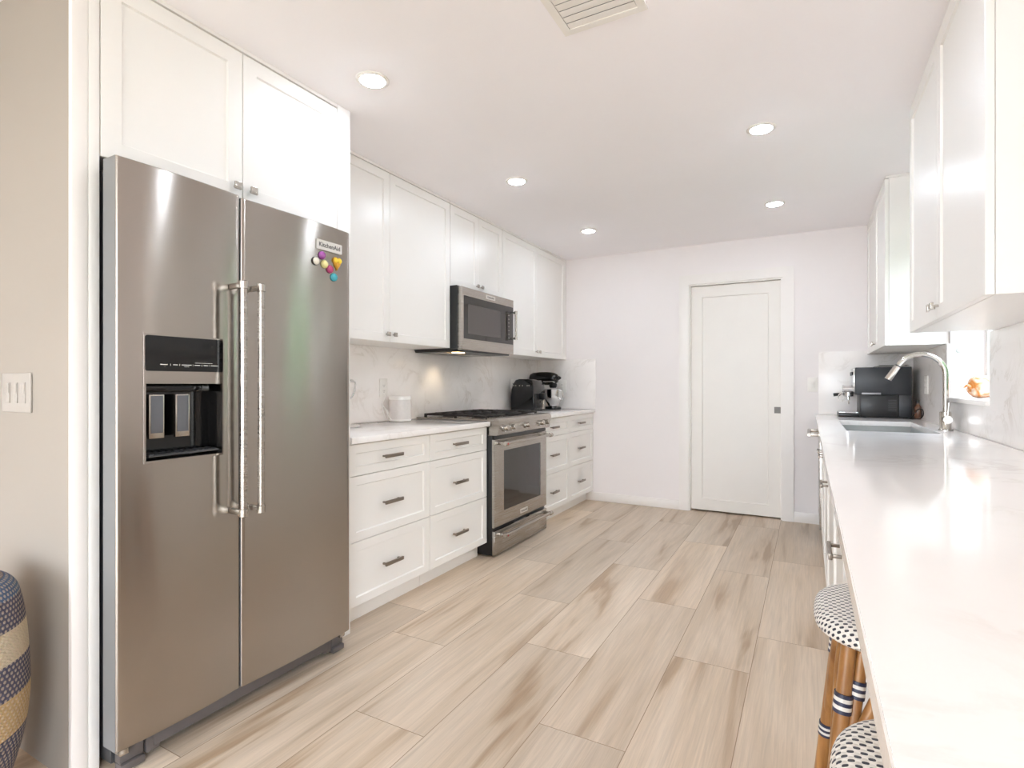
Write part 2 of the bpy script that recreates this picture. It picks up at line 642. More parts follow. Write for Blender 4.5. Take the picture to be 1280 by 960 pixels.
# frames of added daylight openings behind camera (only seen mirrored in the steel)
def win_frame(fn, u0, u1, v0, v1, w0, w1, bar, splits):
    bm = B()
    us = [u0, u0 + bar]
    for s in splits:
        us += [s - bar / 2, s + bar / 2]
    us += [u1 - bar, u1]
    gaps = [(us[i], us[i + 1]) for i in range(1, len(us) - 1, 2)]
    plate(bm, us, [v0, v0 + bar, v1 - bar, v1], w0, w1, fn,
          lambda u, v: v0 + bar < v < v1 - bar and any(a < u < b for a, b in gaps))
    return bm


struct('window_added_rear', win_frame(lambda u, v, q: (u, LY - q, v), PX0, PX1, 0.0, PZ, 0.03, 0.09, 0.06, [-2.0]), M_TRIM)
struct('window_added_side', win_frame(lambda u, v, q: (XR + q, u, v), -3.1, -0.7, 0.0, 2.2, 0.06, 0.12, 0.06, [-1.9]), M_TRIM)
o = struct('window_1', win_frame(lambda u, v, q: (XR + q, u, v), WY0, WY1, WZ0, WZ1, 0.155, 0.195, 0.045, []), M_TRIM)
bm = B(); box(bm, XR + .172, XR + .176, WY0 + .045, WY1 - .045, WZ0 + .045, WZ1 - .045)
obj('pane', bm, M_GLASS, o)
# sill and reveal of the kitchen window
bm = B(); box(bm, XR - 0.028, XR + 0.154, WY0 - 0.012, WY1 + .004, WZ0 - 0.02, WZ0 + 0.003, 0.002)
struct('trim_2', bm, M_TRIM)
bm = B(); box(bm, XR - 0.016, XR - 0.0005, WY1 + 0.0045, WY1 + 0.038, WZ0 - 0.02, 1.399, 0.001)
struct('trim_3', bm, M_TRIM)

# lawn; unseen hedge added to reflect green and cut sky light at the window
M_LAWN = mat('lawn', (118, 124, 102), 0.9, 0, 0.3, 8)
bm = B(); box(bm, -12, 14, -14, 14, -0.5, -0.13)
struct('ground', bm, M_LAWN)
M_ADDED_HEDGE = mat('added_hedge_leaves', (100, 116, 88), 0.8, 0, 0.45, 9, bump=0.6, bscale=22)
bm = B()
hr = random.Random(5)
hys = [0.5 + 0.14 * k for k in range(58)]
hprof = [(2.15, -.13), (2.02, .3), (2.0, .9), (2.03, 1.6), (2.12, 2.3), (2.4, 2.55), (2.75, 2.3), (2.85, 1.0), (2.85, -.13)]
rows = [[bm.verts.new((x + hr.uniform(-.05, .05), y, z + (hr.uniform(-.06, .06) if z > 0 else 0))) for x, z in hprof] for y in hys]
for a, b in zip(rows, rows[1:]):
    for k in range(len(hprof) - 1):
        bm.faces.new((a[k], a[k + 1], b[k + 1], b[k]))
bm.faces.new(rows[0]); bm.faces.new(rows[-1][::-1])
tag(obj('added_hedge', bm, M_ADDED_HEDGE, None, 60), 'added green hedge outside the right window, mirrored in the refrigerator', 'hedge')

bm = B(); box(bm, DX0 - .3, DX1 + .3, YB + .1205, YB + .2, 0, CEIL)  # unseen slab added to block sky light leaking under the door
struct('wall_light_block', bm, M_WALL)
# casing, door
bm = B()
CW = 0.088
plate(bm, [DX0 - CW, DX0, DX1, DX1 + CW], [0.001, DZ, DZ + CW], 0, 0.016, lambda u, v, q: (u, YB - q, v),
      lambda u, v: DX0 < u < DX1 and v < DZ)
struct('trim_4', bm, M_TRIM)
bm = B()
plate(bm, [DX0, DX0 + .012, DX1 - .012, DX1], [0.001, DZ - .012, DZ], 0, 0.118, lambda u, v, q: (u, YB + .0005 + q, v),
      lambda u, v: DX0 + .012 < u < DX1 - .012 and v < DZ - .012)
struct('trim_5', bm, M_TRIM)
M_DOOR = mat('door_paint', (232, 228, 222), 0.4, var=0.01)
bm = B(); shaker(bm, MNY(DX0 + .013, YB + 0.03, 0.014), DX1 - DX0 - .026, DZ - .03, 0.038, 0.095, 0.1, 0.009, 0.006)
door = struct('door_1', bm, M_DOOR)
bm = B()
plate(bm, [-0.262, -0.247, -0.225, -0.212], [0.913, 0.927, 0.953, 0.967], 0, 0.004, lambda u, v, q: (u, YB + .0295 - q, v),
      lambda u, v: -0.247 < u < -0.225 and .927 < v < .953)
box(bm, -0.247, -0.225, YB + .028, YB + .0297, .927, .953)
obj('flush_pull', bm, mat('flush_pull_metal', (112, 108, 104), .45, .6, 0), door)['label'] = 'square metal flush pull'

# baseboards
BZ = 0.085
def baseboard(name, x0, x1):
    bm = B()
    box(bm, x0, x1, YB - 0.013, YB - 0.0005, 0.0005, BZ, 0.003)
    struct(name, bm, M_TRIM)


baseboard('baseboard_back', -1.966, DX0 - CW - .001)
baseboard('baseboard_right', DX1 + CW + .001, 0.081)

# backsplash slabs
bm = B(); box(bm, XL + .0005, XL + .012, 1.86, YB - 0.0005, 0.915, 1.4135, 0.001)
struct('trim_6', bm, M_SPLASH)
bm = B(); box(bm, XL + .0125, -1.873, YB - .012, YB - .0005, 0.915, 1.4135, 0.001)
struct('trim_7', bm, M_SPLASH)
bm = B(); box(bm, 0.071, XR - .0005, YB - .012, YB - .0005, 0.915, 1.43, 0.001)
struct('trim_8', bm, M_SPLASH)
bm = B()
plate(bm, [0.0, WY0 - .013, WY1 + .0395, YB - .013], [0.915, WZ0 - .0205, 1.3985], 0, 0.0115, lambda u, v, q: (XR - .0005 - q, u, v),
      lambda u, v: WY0 - .013 < u < WY1 + .0395 and v > WZ0 - .0205)
struct('trim_9', bm, M_SPLASH)

# ------------------------------------------------------------------ cabinets
XF = -1.895      # face of the left base run
XU = -2.185      # face of the left wall cabinets


def pull(parent, x, y, z, L=0.135, out=1):
    """square bar pull along y; out = +1 projects towards +x"""
    bm = B()
    a, b = sorted((x + out * 0.023, x + out * 0.033))
    box(bm, a, b, y - L / 2, y + L / 2, z - 0.0085, z + 0.0085, 0.001)
    for s in (-1, 1):
        a, b = sorted((x + out * .0005, x + out * 0.0235))
        box(bm, a, b, y + s * (L / 2 - 0.012) - 0.005, y + s * (L / 2 - 0.012) + 0.005, z - 0.0045, z + 0.0045, 0.0008)
    return obj('pull_handle', bm, M_BRONZE, parent)


def knob(parent, x, y, z, out=1, s=0.0125):
    bm = B()
    cyl(bm, (x + out * .0005, y, z), (x + out * 0.018, y, z), 0.005, seg=12)
    a, b = sorted((x + out * 0.0165, x + out * 0.026))
    box(bm, a, b, y - s, y + s, z - s, z + s, 0.0012)
    return obj('knob', bm, M_SATIN, parent)


def drawer_unit(y0, y1, label, px):
    t = thing('base_cabinet', ((XL + XF) / 2, (y0 + y1) / 2, 0), label, 'cabinet', None)
    bm = B(); box(bm, XL + .002, XF - 0.0215, y0 + .0015, y1 - .0015, 0.1, 0.8815)
    obj('carcass', bm, M_CAB, t)
    bm = B(); box(bm, XL + .002, -1.97, y0 + .0015, y1 - .0015, 0.0005, 0.0995)
    obj('toe_kick', bm, M_CAB, t)
    g = 0.0016
    for za, zb in ((0.724, 0.877), (0.41, 0.724), (0.1005, 0.41)):
        bm = B()
        shaker(bm, MX(XF, y0 + g, za + g), y1 - y0 - 2 * g, zb - za - 2 * g, 0.02, 0.05, 0.042)
        d = obj('drawer', bm, M_CAB, t)
        pull(d, XF, px, (za + zb) / 2 + (0.0 if zb > .8 else 0.0))
    return t


drawer_unit(1.87, 2.497, 'white three-drawer base cabinet beside the refrigerator', 2.165)
drawer_unit(2.497, 3.122, 'white three-drawer base cabinet touching the left side of the range', 2.785)
drawer_unit(3.962, 4.56, 'white three-drawer base cabinet just right of the range', 4.2)
drawer_unit(4.56, 5.172, 'white three-drawer base cabinet against the far wall', 4.815)


def wall_unit(y0, y1, z0, label, xf=XU, back=XL, out=1, ztop=2.4205, kz=None, filler=0.0, s=.05, split=None, knobs=2):
    Mf = MX if out > 0 else MNX
    t = thing('wall_cabinet', ((xf + back) / 2, (y0 + y1) / 2, z0), label, 'cabinet')
    a, b = sorted((back + out * .002, xf - out * 0.0215))
    bm = B(); box(bm, a, b, y0 + .001, y1 - .001, z0, ztop)
    obj('carcass', bm, M_CAB, t)
    a, b = sorted((back + out * .002, xf - out * 0.003))
    bm = B(); box(bm, a, b, y0 + .001, y1 - .001, ztop + .002, CEIL - .001)
    obj('top_filler', bm, M_CAB, t)
    m = split if split else (y0 + y1 - filler) / 2
    g = 0.0016
    for a, b, ky in ((y0, m, m - 0.03), (m, y1 - filler, m + 0.03)):
        bm = B()
        shaker(bm, Mf(xf, a + g, z0 + .0005), b - a - 2 * g, ztop - z0 - .005, 0.02, s)
        d = obj('door', bm, M_CAB, t)
        knob(d, xf, ky, kz if kz else z0 + 0.045, out)
    if filler:
        a, b = sorted((xf - out * .02, xf - out * 0.002))
        bm = B(); box(bm, a, b, y1 - filler + .001, y1 - .001, z0 + .0005, ztop)
        obj('filler_strip', bm, M_CAB, t)
    return t


wall_unit(1.87, 3.108, 1.414, 'tall white wall cabinet between the refrigerator and the microwave')
wall_unit(3.112, 3.842, 1.85, 'short white wall cabinet directly above the microwave')
wall_unit(3.846, 5.175, 1.414, 'white wall cabinet right of the microwave in the far left corner', filler=0.05)
wall_unit(1.856, 3.08, 1.4, 'large white wall cabinet at upper right, nearest of the right wall', xf=0.408, back=XR, out=-1, split=2.47)
wall_unit(4.012, 5.175, 1.4, 'white wall cabinet hanging above the espresso machine', xf=0.408, back=XR, out=-1, split=4.56, filler=0.04)

# cabinet over the refrigerator
t = thing('overhead_cabinet', (-2.2, 1.32, 1.87), 'white two-door cabinet above the refrigerator', 'cabinet')
bm = B(); box(bm, XL + .002, -1.9015, 0.849, 1.79, 1.862, 2.4205)
obj('carcass', bm, M_CAB, t)
bm = B(); box(bm, XL + .002, -1.8815, 0.849, 1.79, 2.4225, CEIL - .001)
obj('top_filler', bm, M_CAB, t)
for a, b, ky in ((0.8475, 1.3195, 1.286), (1.3195, 1.79, 1.352)):
    bm = B(); shaker(bm, MX(-1.88, a + .0016, 1.8555), b - a - .0032, 2.4205 - 1.861, 0.02, 0.057)
    d = obj('door', bm, M_CAB, t)
    knob(d, -1.88, ky, 1.902, 1, 0.0135)
# tall panels enclosing it
bm = B(); box(bm, XL + .002, -1.88, 0.8165, 0.8455, 0.0005, CEIL - .001, 0.0012)
tag(obj('end_panel', bm, M_CAB), 'tall narrow white end panel left of the refrigerator', 'panel')
bm = B(); box(bm, XL + .002, -1.88, 1.7925, 1.868, 0.0005, CEIL - .001, 0.0012)
tag(obj('end_panel', bm, M_CAB), 'white full-height panel between refrigerator and drawer cabinets', 'panel')

# counters on the left
def left_top(y0, y1, label):
    bm = B(); box(bm, XL + .0125, -1.87, y0, y1, 0.8825, 0.914, 0.002)
    tag(obj('countertop', bm, M_TOP), label, 'countertop')


left_top(1.87, 3.128, 'white quartz countertop between refrigerator and range')
left_top(3.962, 5.1675, 'white quartz countertop under the mixer in the far corner')

# ------------------------------------------------------------------ right run
XC = 0.048
SX0, SX1, SY0, SY1 = 0.181, 0.588, 3.445, 4.40
bm = B()
plate(bm, [XC, SX0, SX1, XR - .0125], [-0.35, SY0, SY1, YB - .0125], 0.8825, 0.914, lambda u, v, q: (u, v, q),
      lambda u, v: SX0 < u < SX1 and SY0 < v < SY1)
es = [e for e in bm.edges if len(e.link_faces) == 2 and abs(e.link_faces[0].normal.dot(e.link_faces[1].normal)) < 0.5]
bmesh.ops.recalc_face_normals(bm, faces=bm.faces)
bmesh.ops.bevel(bm, geom=[e for e in bm.edges if e.calc_face_angle(0) > 1.0], offset=0.002, segments=2, affect='EDGES')
tag(obj('countertop', bm, M_TOP), 'long glossy white quartz countertop with sink on the right', 'countertop')

t = thing('kitchen_sink', ((SX0 + SX1) / 2, (SY0 + SY1) / 2, 0.68), 'undermounted stainless steel sink in the right countertop', 'sink')
bm = B()
a0, a1, b0, b1 = SX0 - .006, SX1 + .006, SY0 - .006, SY1 + .006
zb, zt_, tk = .69, .8818, .0015
box(bm, a0 - .02, a1 + .02, b0 - .02, b0, zt_ - .002, zt_)
box(bm, a0 - .02, a1 + .02, b1, b1 + .02, zt_ - .002, zt_)
box(bm, a0 - .02, a0, b0, b1, zt_ - .002, zt_)
box(bm, a1, a1 + .02, b0, b1, zt_ - .002, zt_)
box(bm, a0 - tk, a0, b0 - tk, b1 + tk, zb - tk, zt_ - .002)
box(bm, a1, a1 + tk, b0 - tk, b1 + tk, zb - tk, zt_ - .002)
box(bm, a0, a1, b0 - tk, b0, zb - tk, zt_ - .002)
box(bm, a0, a1, b1, b1 + tk, zb - tk, zt_ - .002)
box(bm, a0, a1, b0, b1, zb - tk, zb)
obj('basin', bm, M_SINK, t)
bm = B(); lathe(bm, [(0.02, 0.6915), (0.045, 0.6915), (0.047, 0.694), (0.03, 0.695), (0.01, 0.692)], ((SX0 + SX1) / 2, 4.0, 0), 24)
obj('drain', bm, M_CHROME, t)


XRF = 0.08   # face of right base run


def right_unit(y0, y1, label, fronts):
    t = thing('base_cabinet', (0.4, (y0 + y1) / 2, 0), label, 'cabinet')
    bm = B()
    if 'sink' in label:      # open top round the basin
        plate(bm, [XRF + .0215, XRF + .04, XR - .03, XR - .002], [y0 + .0015, y0 + .02, y1 - .02, y1 - .0015], 0.1, 0.8815,
              lambda u, v, q: (u, v, q), lambda u, v: XRF + .04 < u < XR - .03 and y0 + .02 < v < y1 - .02)
        box(bm, XRF + .04, XR - .03, y0 + .02, y1 - .02, 0.1, 0.118)
    else:
        box(bm, XRF + .0215, XR - .002, y0 + .0015, y1 - .0015, 0.1, 0.8815)
    obj('carcass', bm, M_CAB, t)
    bm = B(); box(bm, 0.155, XR - .002, y0 + .0015, y1 - .0015, 0.0005, 0.0995)
    obj('toe_kick', bm, M_CAB, t)
    g = 0.0016
    for kind, ya, yb, za, zb, py, pz in fronts:
        bm = B(); shaker(bm, MNX(XRF, ya + g, za + g), yb - ya - 2 * g, zb - za - 2 * g, 0.02, 0.05, 0.045)
        d = obj(kind, bm, M_CAB, t)
        if py:
            pull(d, XRF, py, pz, 0.14, -1)
    return t


right_unit(1.70, 2.36, 'white base cabinet behind the farther rattan stool', [('drawer', 1.70, 2.36, .76, .877, None, None), ('door', 1.70, 2.36, .1005, .76, 1.80, .69)])
right_unit(2.36, 3.16, 'white base cabinet in the middle of the right counter run', [('drawer', 2.36, 3.16, .76, .877, None, None), ('door', 2.36, 3.16, .1005, .76, 2.98, .69)])
right_unit(3.16, 4.50, 'white sink base cabinet under the right window', [('door', 3.16, 3.83, .1005, .877, 3.70, .74), ('door', 3.83, 4.50, .1005, .877, 3.96, .74)])

# support wall under the counter overhang, on the far side of the stools
bm = B(); box(bm, 0.50, XR - .002, -0.3, 1.699, 0.0005, 0.8815)
tag(obj('counter_support', bm, M_CAB), 'white panel carrying the counter overhang behind the stools', 'panel')

t = thing('dishwasher', (0.4, 4.82, 0), 'stainless dishwasher at the far end of the right counter', 'dishwasher')
bm = B(); box(bm, XRF + .03, XR - .03, 4.5035, 5.1, 0.0005, 0.8805)
obj('tub', bm, M_GRAYDK, t)
bm = B(); box(bm, XRF - .012, XRF + .0295, 4.506, 5.098, 0.11, 0.878, 0.003)
d = obj('door', bm, M_STEEL2, t)
bm = B()
tube(bm, [(0.002, 4.56, .79), (0.002, 5.04, .79)], 0.0125, 16)
h = obj('handle', bm, M_SATIN, d)
for yy in (4.585, 5.015):
    box_ = B(); box(box_, 0.004, XRF - .0125, yy - .013, yy + .013, .778, .802, 0.002)
    obj('handle_bracket', box_, M_SATIN, t)
bm = B(); box(bm, XRF + .01, XRF + .0295, 5.1005, 5.166, 0.1, 0.8815)
tag(obj('filler_panel', bm, M_CAB), 'narrow white filler strip between dishwasher and far wall', 'panel')

# ------------------------------------------------------------------ refrigerator
FX, FY0, FY1 = -1.757, 0.852, 1.752
t = thing('refrigerator', (-2.1, 1.29, 0), 'large stainless side-by-side refrigerator with ice and water dispenser', 'refrigerator')
bm = B(); box(bm, -2.49, -1.842, 0.858, 1.746, 0.02, 1.80, 0.004)
obj('body', bm, M_GRAYDK, t)
DT = 0.072   # door thickness


def bow(s):   # shallow crown of the door front, rounded at both edges
    e = min(s, 1 - s)
    return 0.009 * (1 - (2 * s - 1) ** 2) - 0.004 * max(0.0, 1 - e / 0.016) ** 2


def fridge_door(name, y0, y1, z0, z1, holes=()):
    n = 28
    ys = sorted(set([y0 + (y1 - y0) * k / n for k in range(n + 1)] + [y0 + .003, y0 + .008, y1 - .003, y1 - .008] + [q for h in holes for q in h[:2]]))
    zs = sorted(set([z0, z0 + .003, z1 - .003, z1] + [q for h in holes for q in h[2:]]))

    def fn(u, v, q):
        x = FX - 0.009 - DT + q * (DT + bow((u - y0) / (y1 - y0)))
        if q > 0.5 and (v <= z0 + 1e-6 or v >= z1 - 1e-6):
            x -= 0.003
        return (x, u, v)
    bm = B()
    plate(bm, ys, zs, 0.0, 1.0, fn, lambda u, v: any(h[0] < u < h[1] and h[2] < v < h[3] for h in holes))
    # side faces grey, front steel
    bmesh.ops.recalc_face_normals(bm, faces=bm.faces)
    for f in bm.faces:
        if f.normal.x < 0.35 and f.calc_center_median().x < FX - .02:
            f.material_index = 1
    return obj(name, bm, [M_STEEL, M_GRAYSIDE], t, 30)


SEAM = 1.231
C0, C1 = 0.907, 1.162
ld = fridge_door('door', FY0 - .016, SEAM - .0035, 0.09, 1.832, [(C0, C1, 0.9235, 1.3185)])
ld['label'] = 'freezer door with the dispenser'
rd = fridge_door('door', SEAM + .0035, FY1, 0.088, 1.826)

# dispenser unit set in the left door
def rrect(bm, y0, y1, z0, z1, x0, x1, r, holes=None):
    """rounded rectangle slab facing +x"""
    pts = []
    for cy, cz, a0 in ((y1 - r, z1 - r, 0), (y0 + r, z1 - r, 90), (y0 + r, z0 + r, 180), (y1 - r, z0 + r, 270)):
        for k in range(6):
            a = math.radians(a0 + 18 * k)
            pts.append((cy + r * math.cos(a), cz + r * math.sin(a)))
    f0 = [bm.verts.new((x0, y, z)) for y, z in pts]
    f1 = [bm.verts.new((x1, y, z)) for y, z in pts]
    n = len(pts)
    for k in range(n):
        bm.faces.new((f0[k], f0[(k + 1) % n], f1[(k + 1) % n], f1[k]))
    bm.faces.new(f1)
    bm.faces.new(f0[::-1])
    return bm


# steel surround filling the opening around panel and recess
bm = B()
FXD = FX - 0.0005
r_h = (C0 + .006, C1 - .006, 0.930, 1.166)
p_h = (C0 + .006, C1 - .006, 1.207, 1.312)
plate(bm, [C0, r_h[0], r_h[1], C1], [0.9235, r_h[2], r_h[3], p_h[2], p_h[3], 1.3185], FX - 0.03, FXD, lambda u, v, q: (q, u, v),
      lambda u, v: any(h[0] < u < h[1] and h[2] < v < h[3] for h in (r_h, p_h)))
obj('dispenser_surround', bm, M_STEEL, ld)
bm = B(); rrect(bm, C0 + .004, C1 - .004, 1.205, 1.314, FX - .03, FX + .0015, 0.007)
cp = obj('control_panel', bm, M_BLACKG, ld)
bm = B()
for y0, y1 in ((.953, .975), (.992, 1.006), (1.018, 1.05), (1.060, 1.078), (1.090, 1.104), (1.114, 1.140)):
    box(bm, FX + .0016, FX + .002, y0, y1, 1.2245, 1.2268)
for yy in (.984, 1.012, 1.055, 1.084, 1.109):
    box(bm, FX + .0016, FX + .002, yy - .0005, yy + .0005, 1.2225, 1.2285)
box(bm, FX + .0016, FX + .002, 1.062, 1.12, 1.2325, 1.2335)
box(bm, FX + .0016, FX + .002, 1.026, 1.042, 1.2195, 1.2205)
obj('printed_marks', bm, M_PRINT, t)
# recess
bm = B()
y0, y1, z0, z1 = r_h[0] - .003, r_h[1] + .003, r_h[2] - .003, r_h[3] + .003
xb = FX - 0.075
xf_ = FX - .001
box(bm, xb - .002, xb, y0, y1, z0, z1)
box(bm, xb, xf_, y0, y0 + .0028, z0, z1)
box(bm, xb, xf_, y1 - .0028, y1, z0, z1)
box(bm, xb, xf_, y0 + .0028, y1 - .0028, z0, z0 + .0028)
box(bm, xb, xf_, y0 + .0028, y1 - .0028, z1 - .0028, z1)
box(bm, xb, xb + .035, y0 + .02, y1 - .02, z1 - .03, z1 - .003, .006)
rc = obj('dispenser_recess', bm, M_BLACKG, ld)
for a, b in ((0.936, 0.982), (1.016, 1.062)):
    bm = B(); box(bm, FX - .04, FX - .028, a, b, 0.995, 1.132, 0.002)
    pf = obj('paddle', bm, M_SATIN, ld)
    bm = B(); box(bm, FX - .0279, FX - .0262, a + .005, b - .005, 1.012, 1.128, 0.0006)
    obj('paddle_face', bm, M_GREYPAD, t)['label'] = 'grey paddle insert'
bm = B(); box(bm, FX - .07, FX - .0035, C0 + .016, C1 - .016, 0.941, 0.9465)
for k in range(11):
    yy = C0 + .025 + k * .0205
    box(bm, FX - .066, FX - .008, yy - .004, yy + .004, 0.947, 0.9495)
obj('drip_grille', bm, M_GRAYDK, ld)

# handles
for name, yy, dpar in (('handle', 1.190, ld), ('handle', 1.2575, rd)):
    bm = B()
    hx = -1.692
    tube(bm, [(hx, yy, .722), (hx, yy, 1.512)], 0.0115, 20)
    h = obj(name, bm, M_STEEL2, dpar)
    for zz in (.712, 1.489):
        bm = B()
        lathe(bm, [(.010, 0), (.0145, .002), (.0145, .026), (.010, .029)], (hx, yy, zz), 20)
        box(bm, FX - .003, hx + .002, yy - .008, yy + .008, zz + .005, zz + .023, .002)
        obj('handle_mount', bm, M_SATIN, dpar)

# badge
bm = B(); rrect(bm, 1.560, 1.694, 1.717, 1.757, FX - .008, FX + .004, 0.002)
bd = obj('badge', bm, M_LABEL, rd)
lettering('KitchenAid', 0.0255, face_px(FX + .0042, 1.627, 1.737), M_INK, t, bold=0.0003)
# hinge covers on top
for a, b in ((0.862, 0.93), (1.674, 1.742)):
    bm = B(); box(bm, -2.0, -1.85, a, b, 1.7995, 1.822, 0.004)
    obj('hinge_cover', bm, M_GRAYDK, t)
# gasket strip between doors and body
bm = B(); box(bm, -1.8415, -1.8365, 0.858, 1.744, 0.1, 1.81)
obj('door_gasket', bm, M_BLACK, t)
# kick grille
bm = B(); box(bm, -1.83, -1.795, 0.955, 1.655, 0.034, 0.083, 0.003)
box(bm, -1.83, -1.797, 0.935, 0.975, 0.022, 0.083, 0.003)
box(bm, -1.83, -1.797, 1.635, 1.675, 0.022, 0.083, 0.003)
g = obj('kick_grille', bm, M_KICK, t)
for a, b in ((0.862, 0.929), (1.681, 1.744)):
    bm = B(); box(bm, -1.83, -1.80, a, b, 0.03, 0.078, 0.003); box(bm, -1.83, -1.79, a, b, 0.006, 0.0295, 0.004)
    obj('foot_cover', bm, M_KICK, t)
for yy in (0.9, 1.70):
    for xx in (-1.87, -2.4):
        bm = B(); cyl(bm, (xx, yy, 0.0005), (xx, yy, .03), 0.018)
        obj('leveling_foot', bm, M_BLACK, t)
for yy in (0.868, 1.728):
    bm = B(); cyl(bm, (-1.79, yy, .07), (-1.79, yy, .0885), 0.013); box(bm, -1.835, -1.785, yy - .012, yy + .012, .062, .072, .002)
    obj('hinge', bm, M_SATIN, t)

# magnets
M_mag = {'purple': mat('purple_glass', (150, 70, 150), 0.12, 0, 0.15, 60, coat=.6), 'white': mat('white_glass', (226, 220, 206), 0.12, 0, 0.08, 60, coat=.6),
         'yellow': mat('pale_yellow_glass', (226, 216, 150), 0.12, 0, 0.1, 60, coat=.6), 'pink': mat('magenta_glass', (176, 54, 106), 0.12, 0, 0.15, 60, coat=.6),
         'teal': mat('turquoise_glass', (54, 164, 180), 0.12, 0, 0.15, 60, coat=.6)}
M_YEL = mat('yellow_enamel', (236, 206, 58), 0.35, 0, 0.1, 40)
M_ORA = mat('amber_enamel', (208, 152, 40), 0.35, 0, 0.1, 40)
fxs = lambda y: FX - 0.009 + bow((y - SEAM) / (FY1 - SEAM)) + .0006
for cname, yy, zz, lab in (('purple', 1.589, 1.694, 'purple round glass magnet just under the badge on the refrigerator'),
                           ('white', 1.555, 1.664, 'cream white round magnet, leftmost on the refrigerator door'),
                           ('yellow', 1.602, 1.660, 'pale yellow round magnet between the white and magenta magnets'),
                           ('pink', 1.632, 1.645, 'magenta round magnet below the yellow heart magnet'),
                           ('teal', 1.655, 1.615, 'turquoise round magnet, lowest on the refrigerator door')):
    mg = thing('round_magnet', (fxs(yy), yy, zz), lab, 'magnet', 'round magnets on the refrigerator door')
    bm = B(); lathe(bm, [(.0165, 0), (.0172, .002), (.0165, .005)], (fxs(yy), yy, zz), 24, axis=AX_X)
    obj('base', bm, M_BLACK if cname == 'white' else M_mag[cname], mg)
    bm = B(); lathe(bm, [(.0155, .0052), (.0145, .008), (.0115, .0108), (.006, .0124), (.0005, .0128)], (fxs(yy), yy, zz), 24, axis=AX_X)
    obj('dome', bm, M_mag[cname], mg)
hm = thing('heart_magnet', (fxs(1.672), 1.672, 1.68), 'yellow and amber heart-shaped magnet beside the refrigerator badge', 'magnet')
def heart_half(lobe):
    pts = []
    for k in range(40):
        a = 2 * PI * k / 40
        hx_ = 16 * math.sin(a) ** 3
        hz_ = 13 * math.cos(a) - 5 * math.cos(2 * a) - 2 * math.cos(3 * a) - math.cos(4 * a)
        pts.append((hx_ / 16 * .021, hz_ / 16 * .031))
    return pts
def heart(scale, x0, x1, ym, zm):
    bm = B()
    P = heart_half(0)
    a = [bm.verts.new((x0, ym + y * scale, zm + z * scale)) for y, z in P]
    b = [bm.verts.new((x1 - .001, ym + y * scale, zm + z * scale)) for y, z in P]
    c = [bm.verts.new((x1, ym + y * scale * .9, zm + z * scale * .9)) for y, z in P]
    n = len(P)
    for r0, r1 in ((a, b), (b, c)):
        for k in range(n):
            bm.faces.new((r0[k], r0[(k + 1) % n], r1[(k + 1) % n], r1[k]))
    bm.faces.new(c); bm.faces.new(a[::-1])
    return bm
x0 = fxs(1.672)
bm = heart(1.0, x0, x0 + .006, 1.672, 1.679)
for f in bm.faces:
    if f.calc_center_median().z < 1.668:
        f.material_index = 1
obj('back_plate', bm, M_ORA, hm)
for s in (-1, 1):
    bm = B(); lathe(bm, [(.0105, .0062), (.0105, .009), (.007, .0105), (.001, .011)], (x0, 1.672 + s * .0105, 1.688), 20, axis=AX_X)
    obj('lobe', bm, M_YEL, hm)
bm = B(); lathe(bm, [(.0115, .0062), (.010, .009), (.001, .010)], (x0, 1.672, 1.669), 20, axis=AX_X)
obj('lower_lobe', bm, M_ORA, hm)

# ------------------------------------------------------------------ range
RX, RY0, RY1 = -1.843, 3.136, 3.956
t = thing('gas_range', (-2.17, 3.546, 0), 'stainless gas range with oven between the left drawer cabinets', 'range')
bm = B(); box(bm, -2.50, RX - .0205, RY0, RY1, 0.012, 0.905, 0.003)
obj('body', bm, M_BLACK, t)
bm = B(); box(bm, -2.50, RX - .001, RY0 - .004, RY1 + .004, 0.9155, 0.925, 0.003)
ct = obj('cooktop', bm, M_STEEL2, t)
for yy in (RY0 + .05, RY1 - .05):
    for xx in (-1.93, -2.42):
        bm = B(); cyl(bm, (xx, yy, .0005), (xx, yy, .0125), .02)
        obj('foot', bm, M_BLACK, t)
# control panel, a slanted prism with rounded front top
bm = B()
prof = [(-1.90, .905), (-1.90, .819), (-1.828, .819), (-1.818, .824), (-1.803, .905), (-1.806, .921), (-1.818, .931), (-1.84, .9345), (-1.90, .9345)]
a = [bm.verts.new((x, RY0 - .002, z)) for x, z in prof]
b = [bm.verts.new((x, RY1 + .002, z)) for x, z in prof]
for k in range(len(prof)):
    bm.faces.new((a[k], a[(k + 1) % len(prof)], b[(k + 1) % len(prof)], b[k]))
bm.faces.new(a); bm.faces.new(b[::-1])
cpn = obj('control_panel', bm, M_STEEL2, t)
nrm = Vector((.98, 0, .18)).normalized()
AXK = Matrix((nrm, Vector((0, 1, 0)), nrm.cross(Vector((0, 1, 0))))).transposed()
AXK = Matrix((Vector((0, 1, 0)), nrm.cross(Vector((0, 1, 0))) * -1, nrm)).transposed()
for yy in (3.212, 3.317, 3.535, 3.772, 3.868):
    base = Vector((-1.8105, yy, .866))
    bm = B(); lathe(bm, [(.026, 0.0), (.026, .004), (.020, .006)], base, 24, axis=AXK)
    kb = obj('knob', bm, M_CHROME, t)
    bm = B(); lathe(bm, [(.019, .006), (.0185, .028), (.017, .032), (.004, .033)], base, 24, axis=AXK)
    obj('grip', bm, M_SATIN, kb)
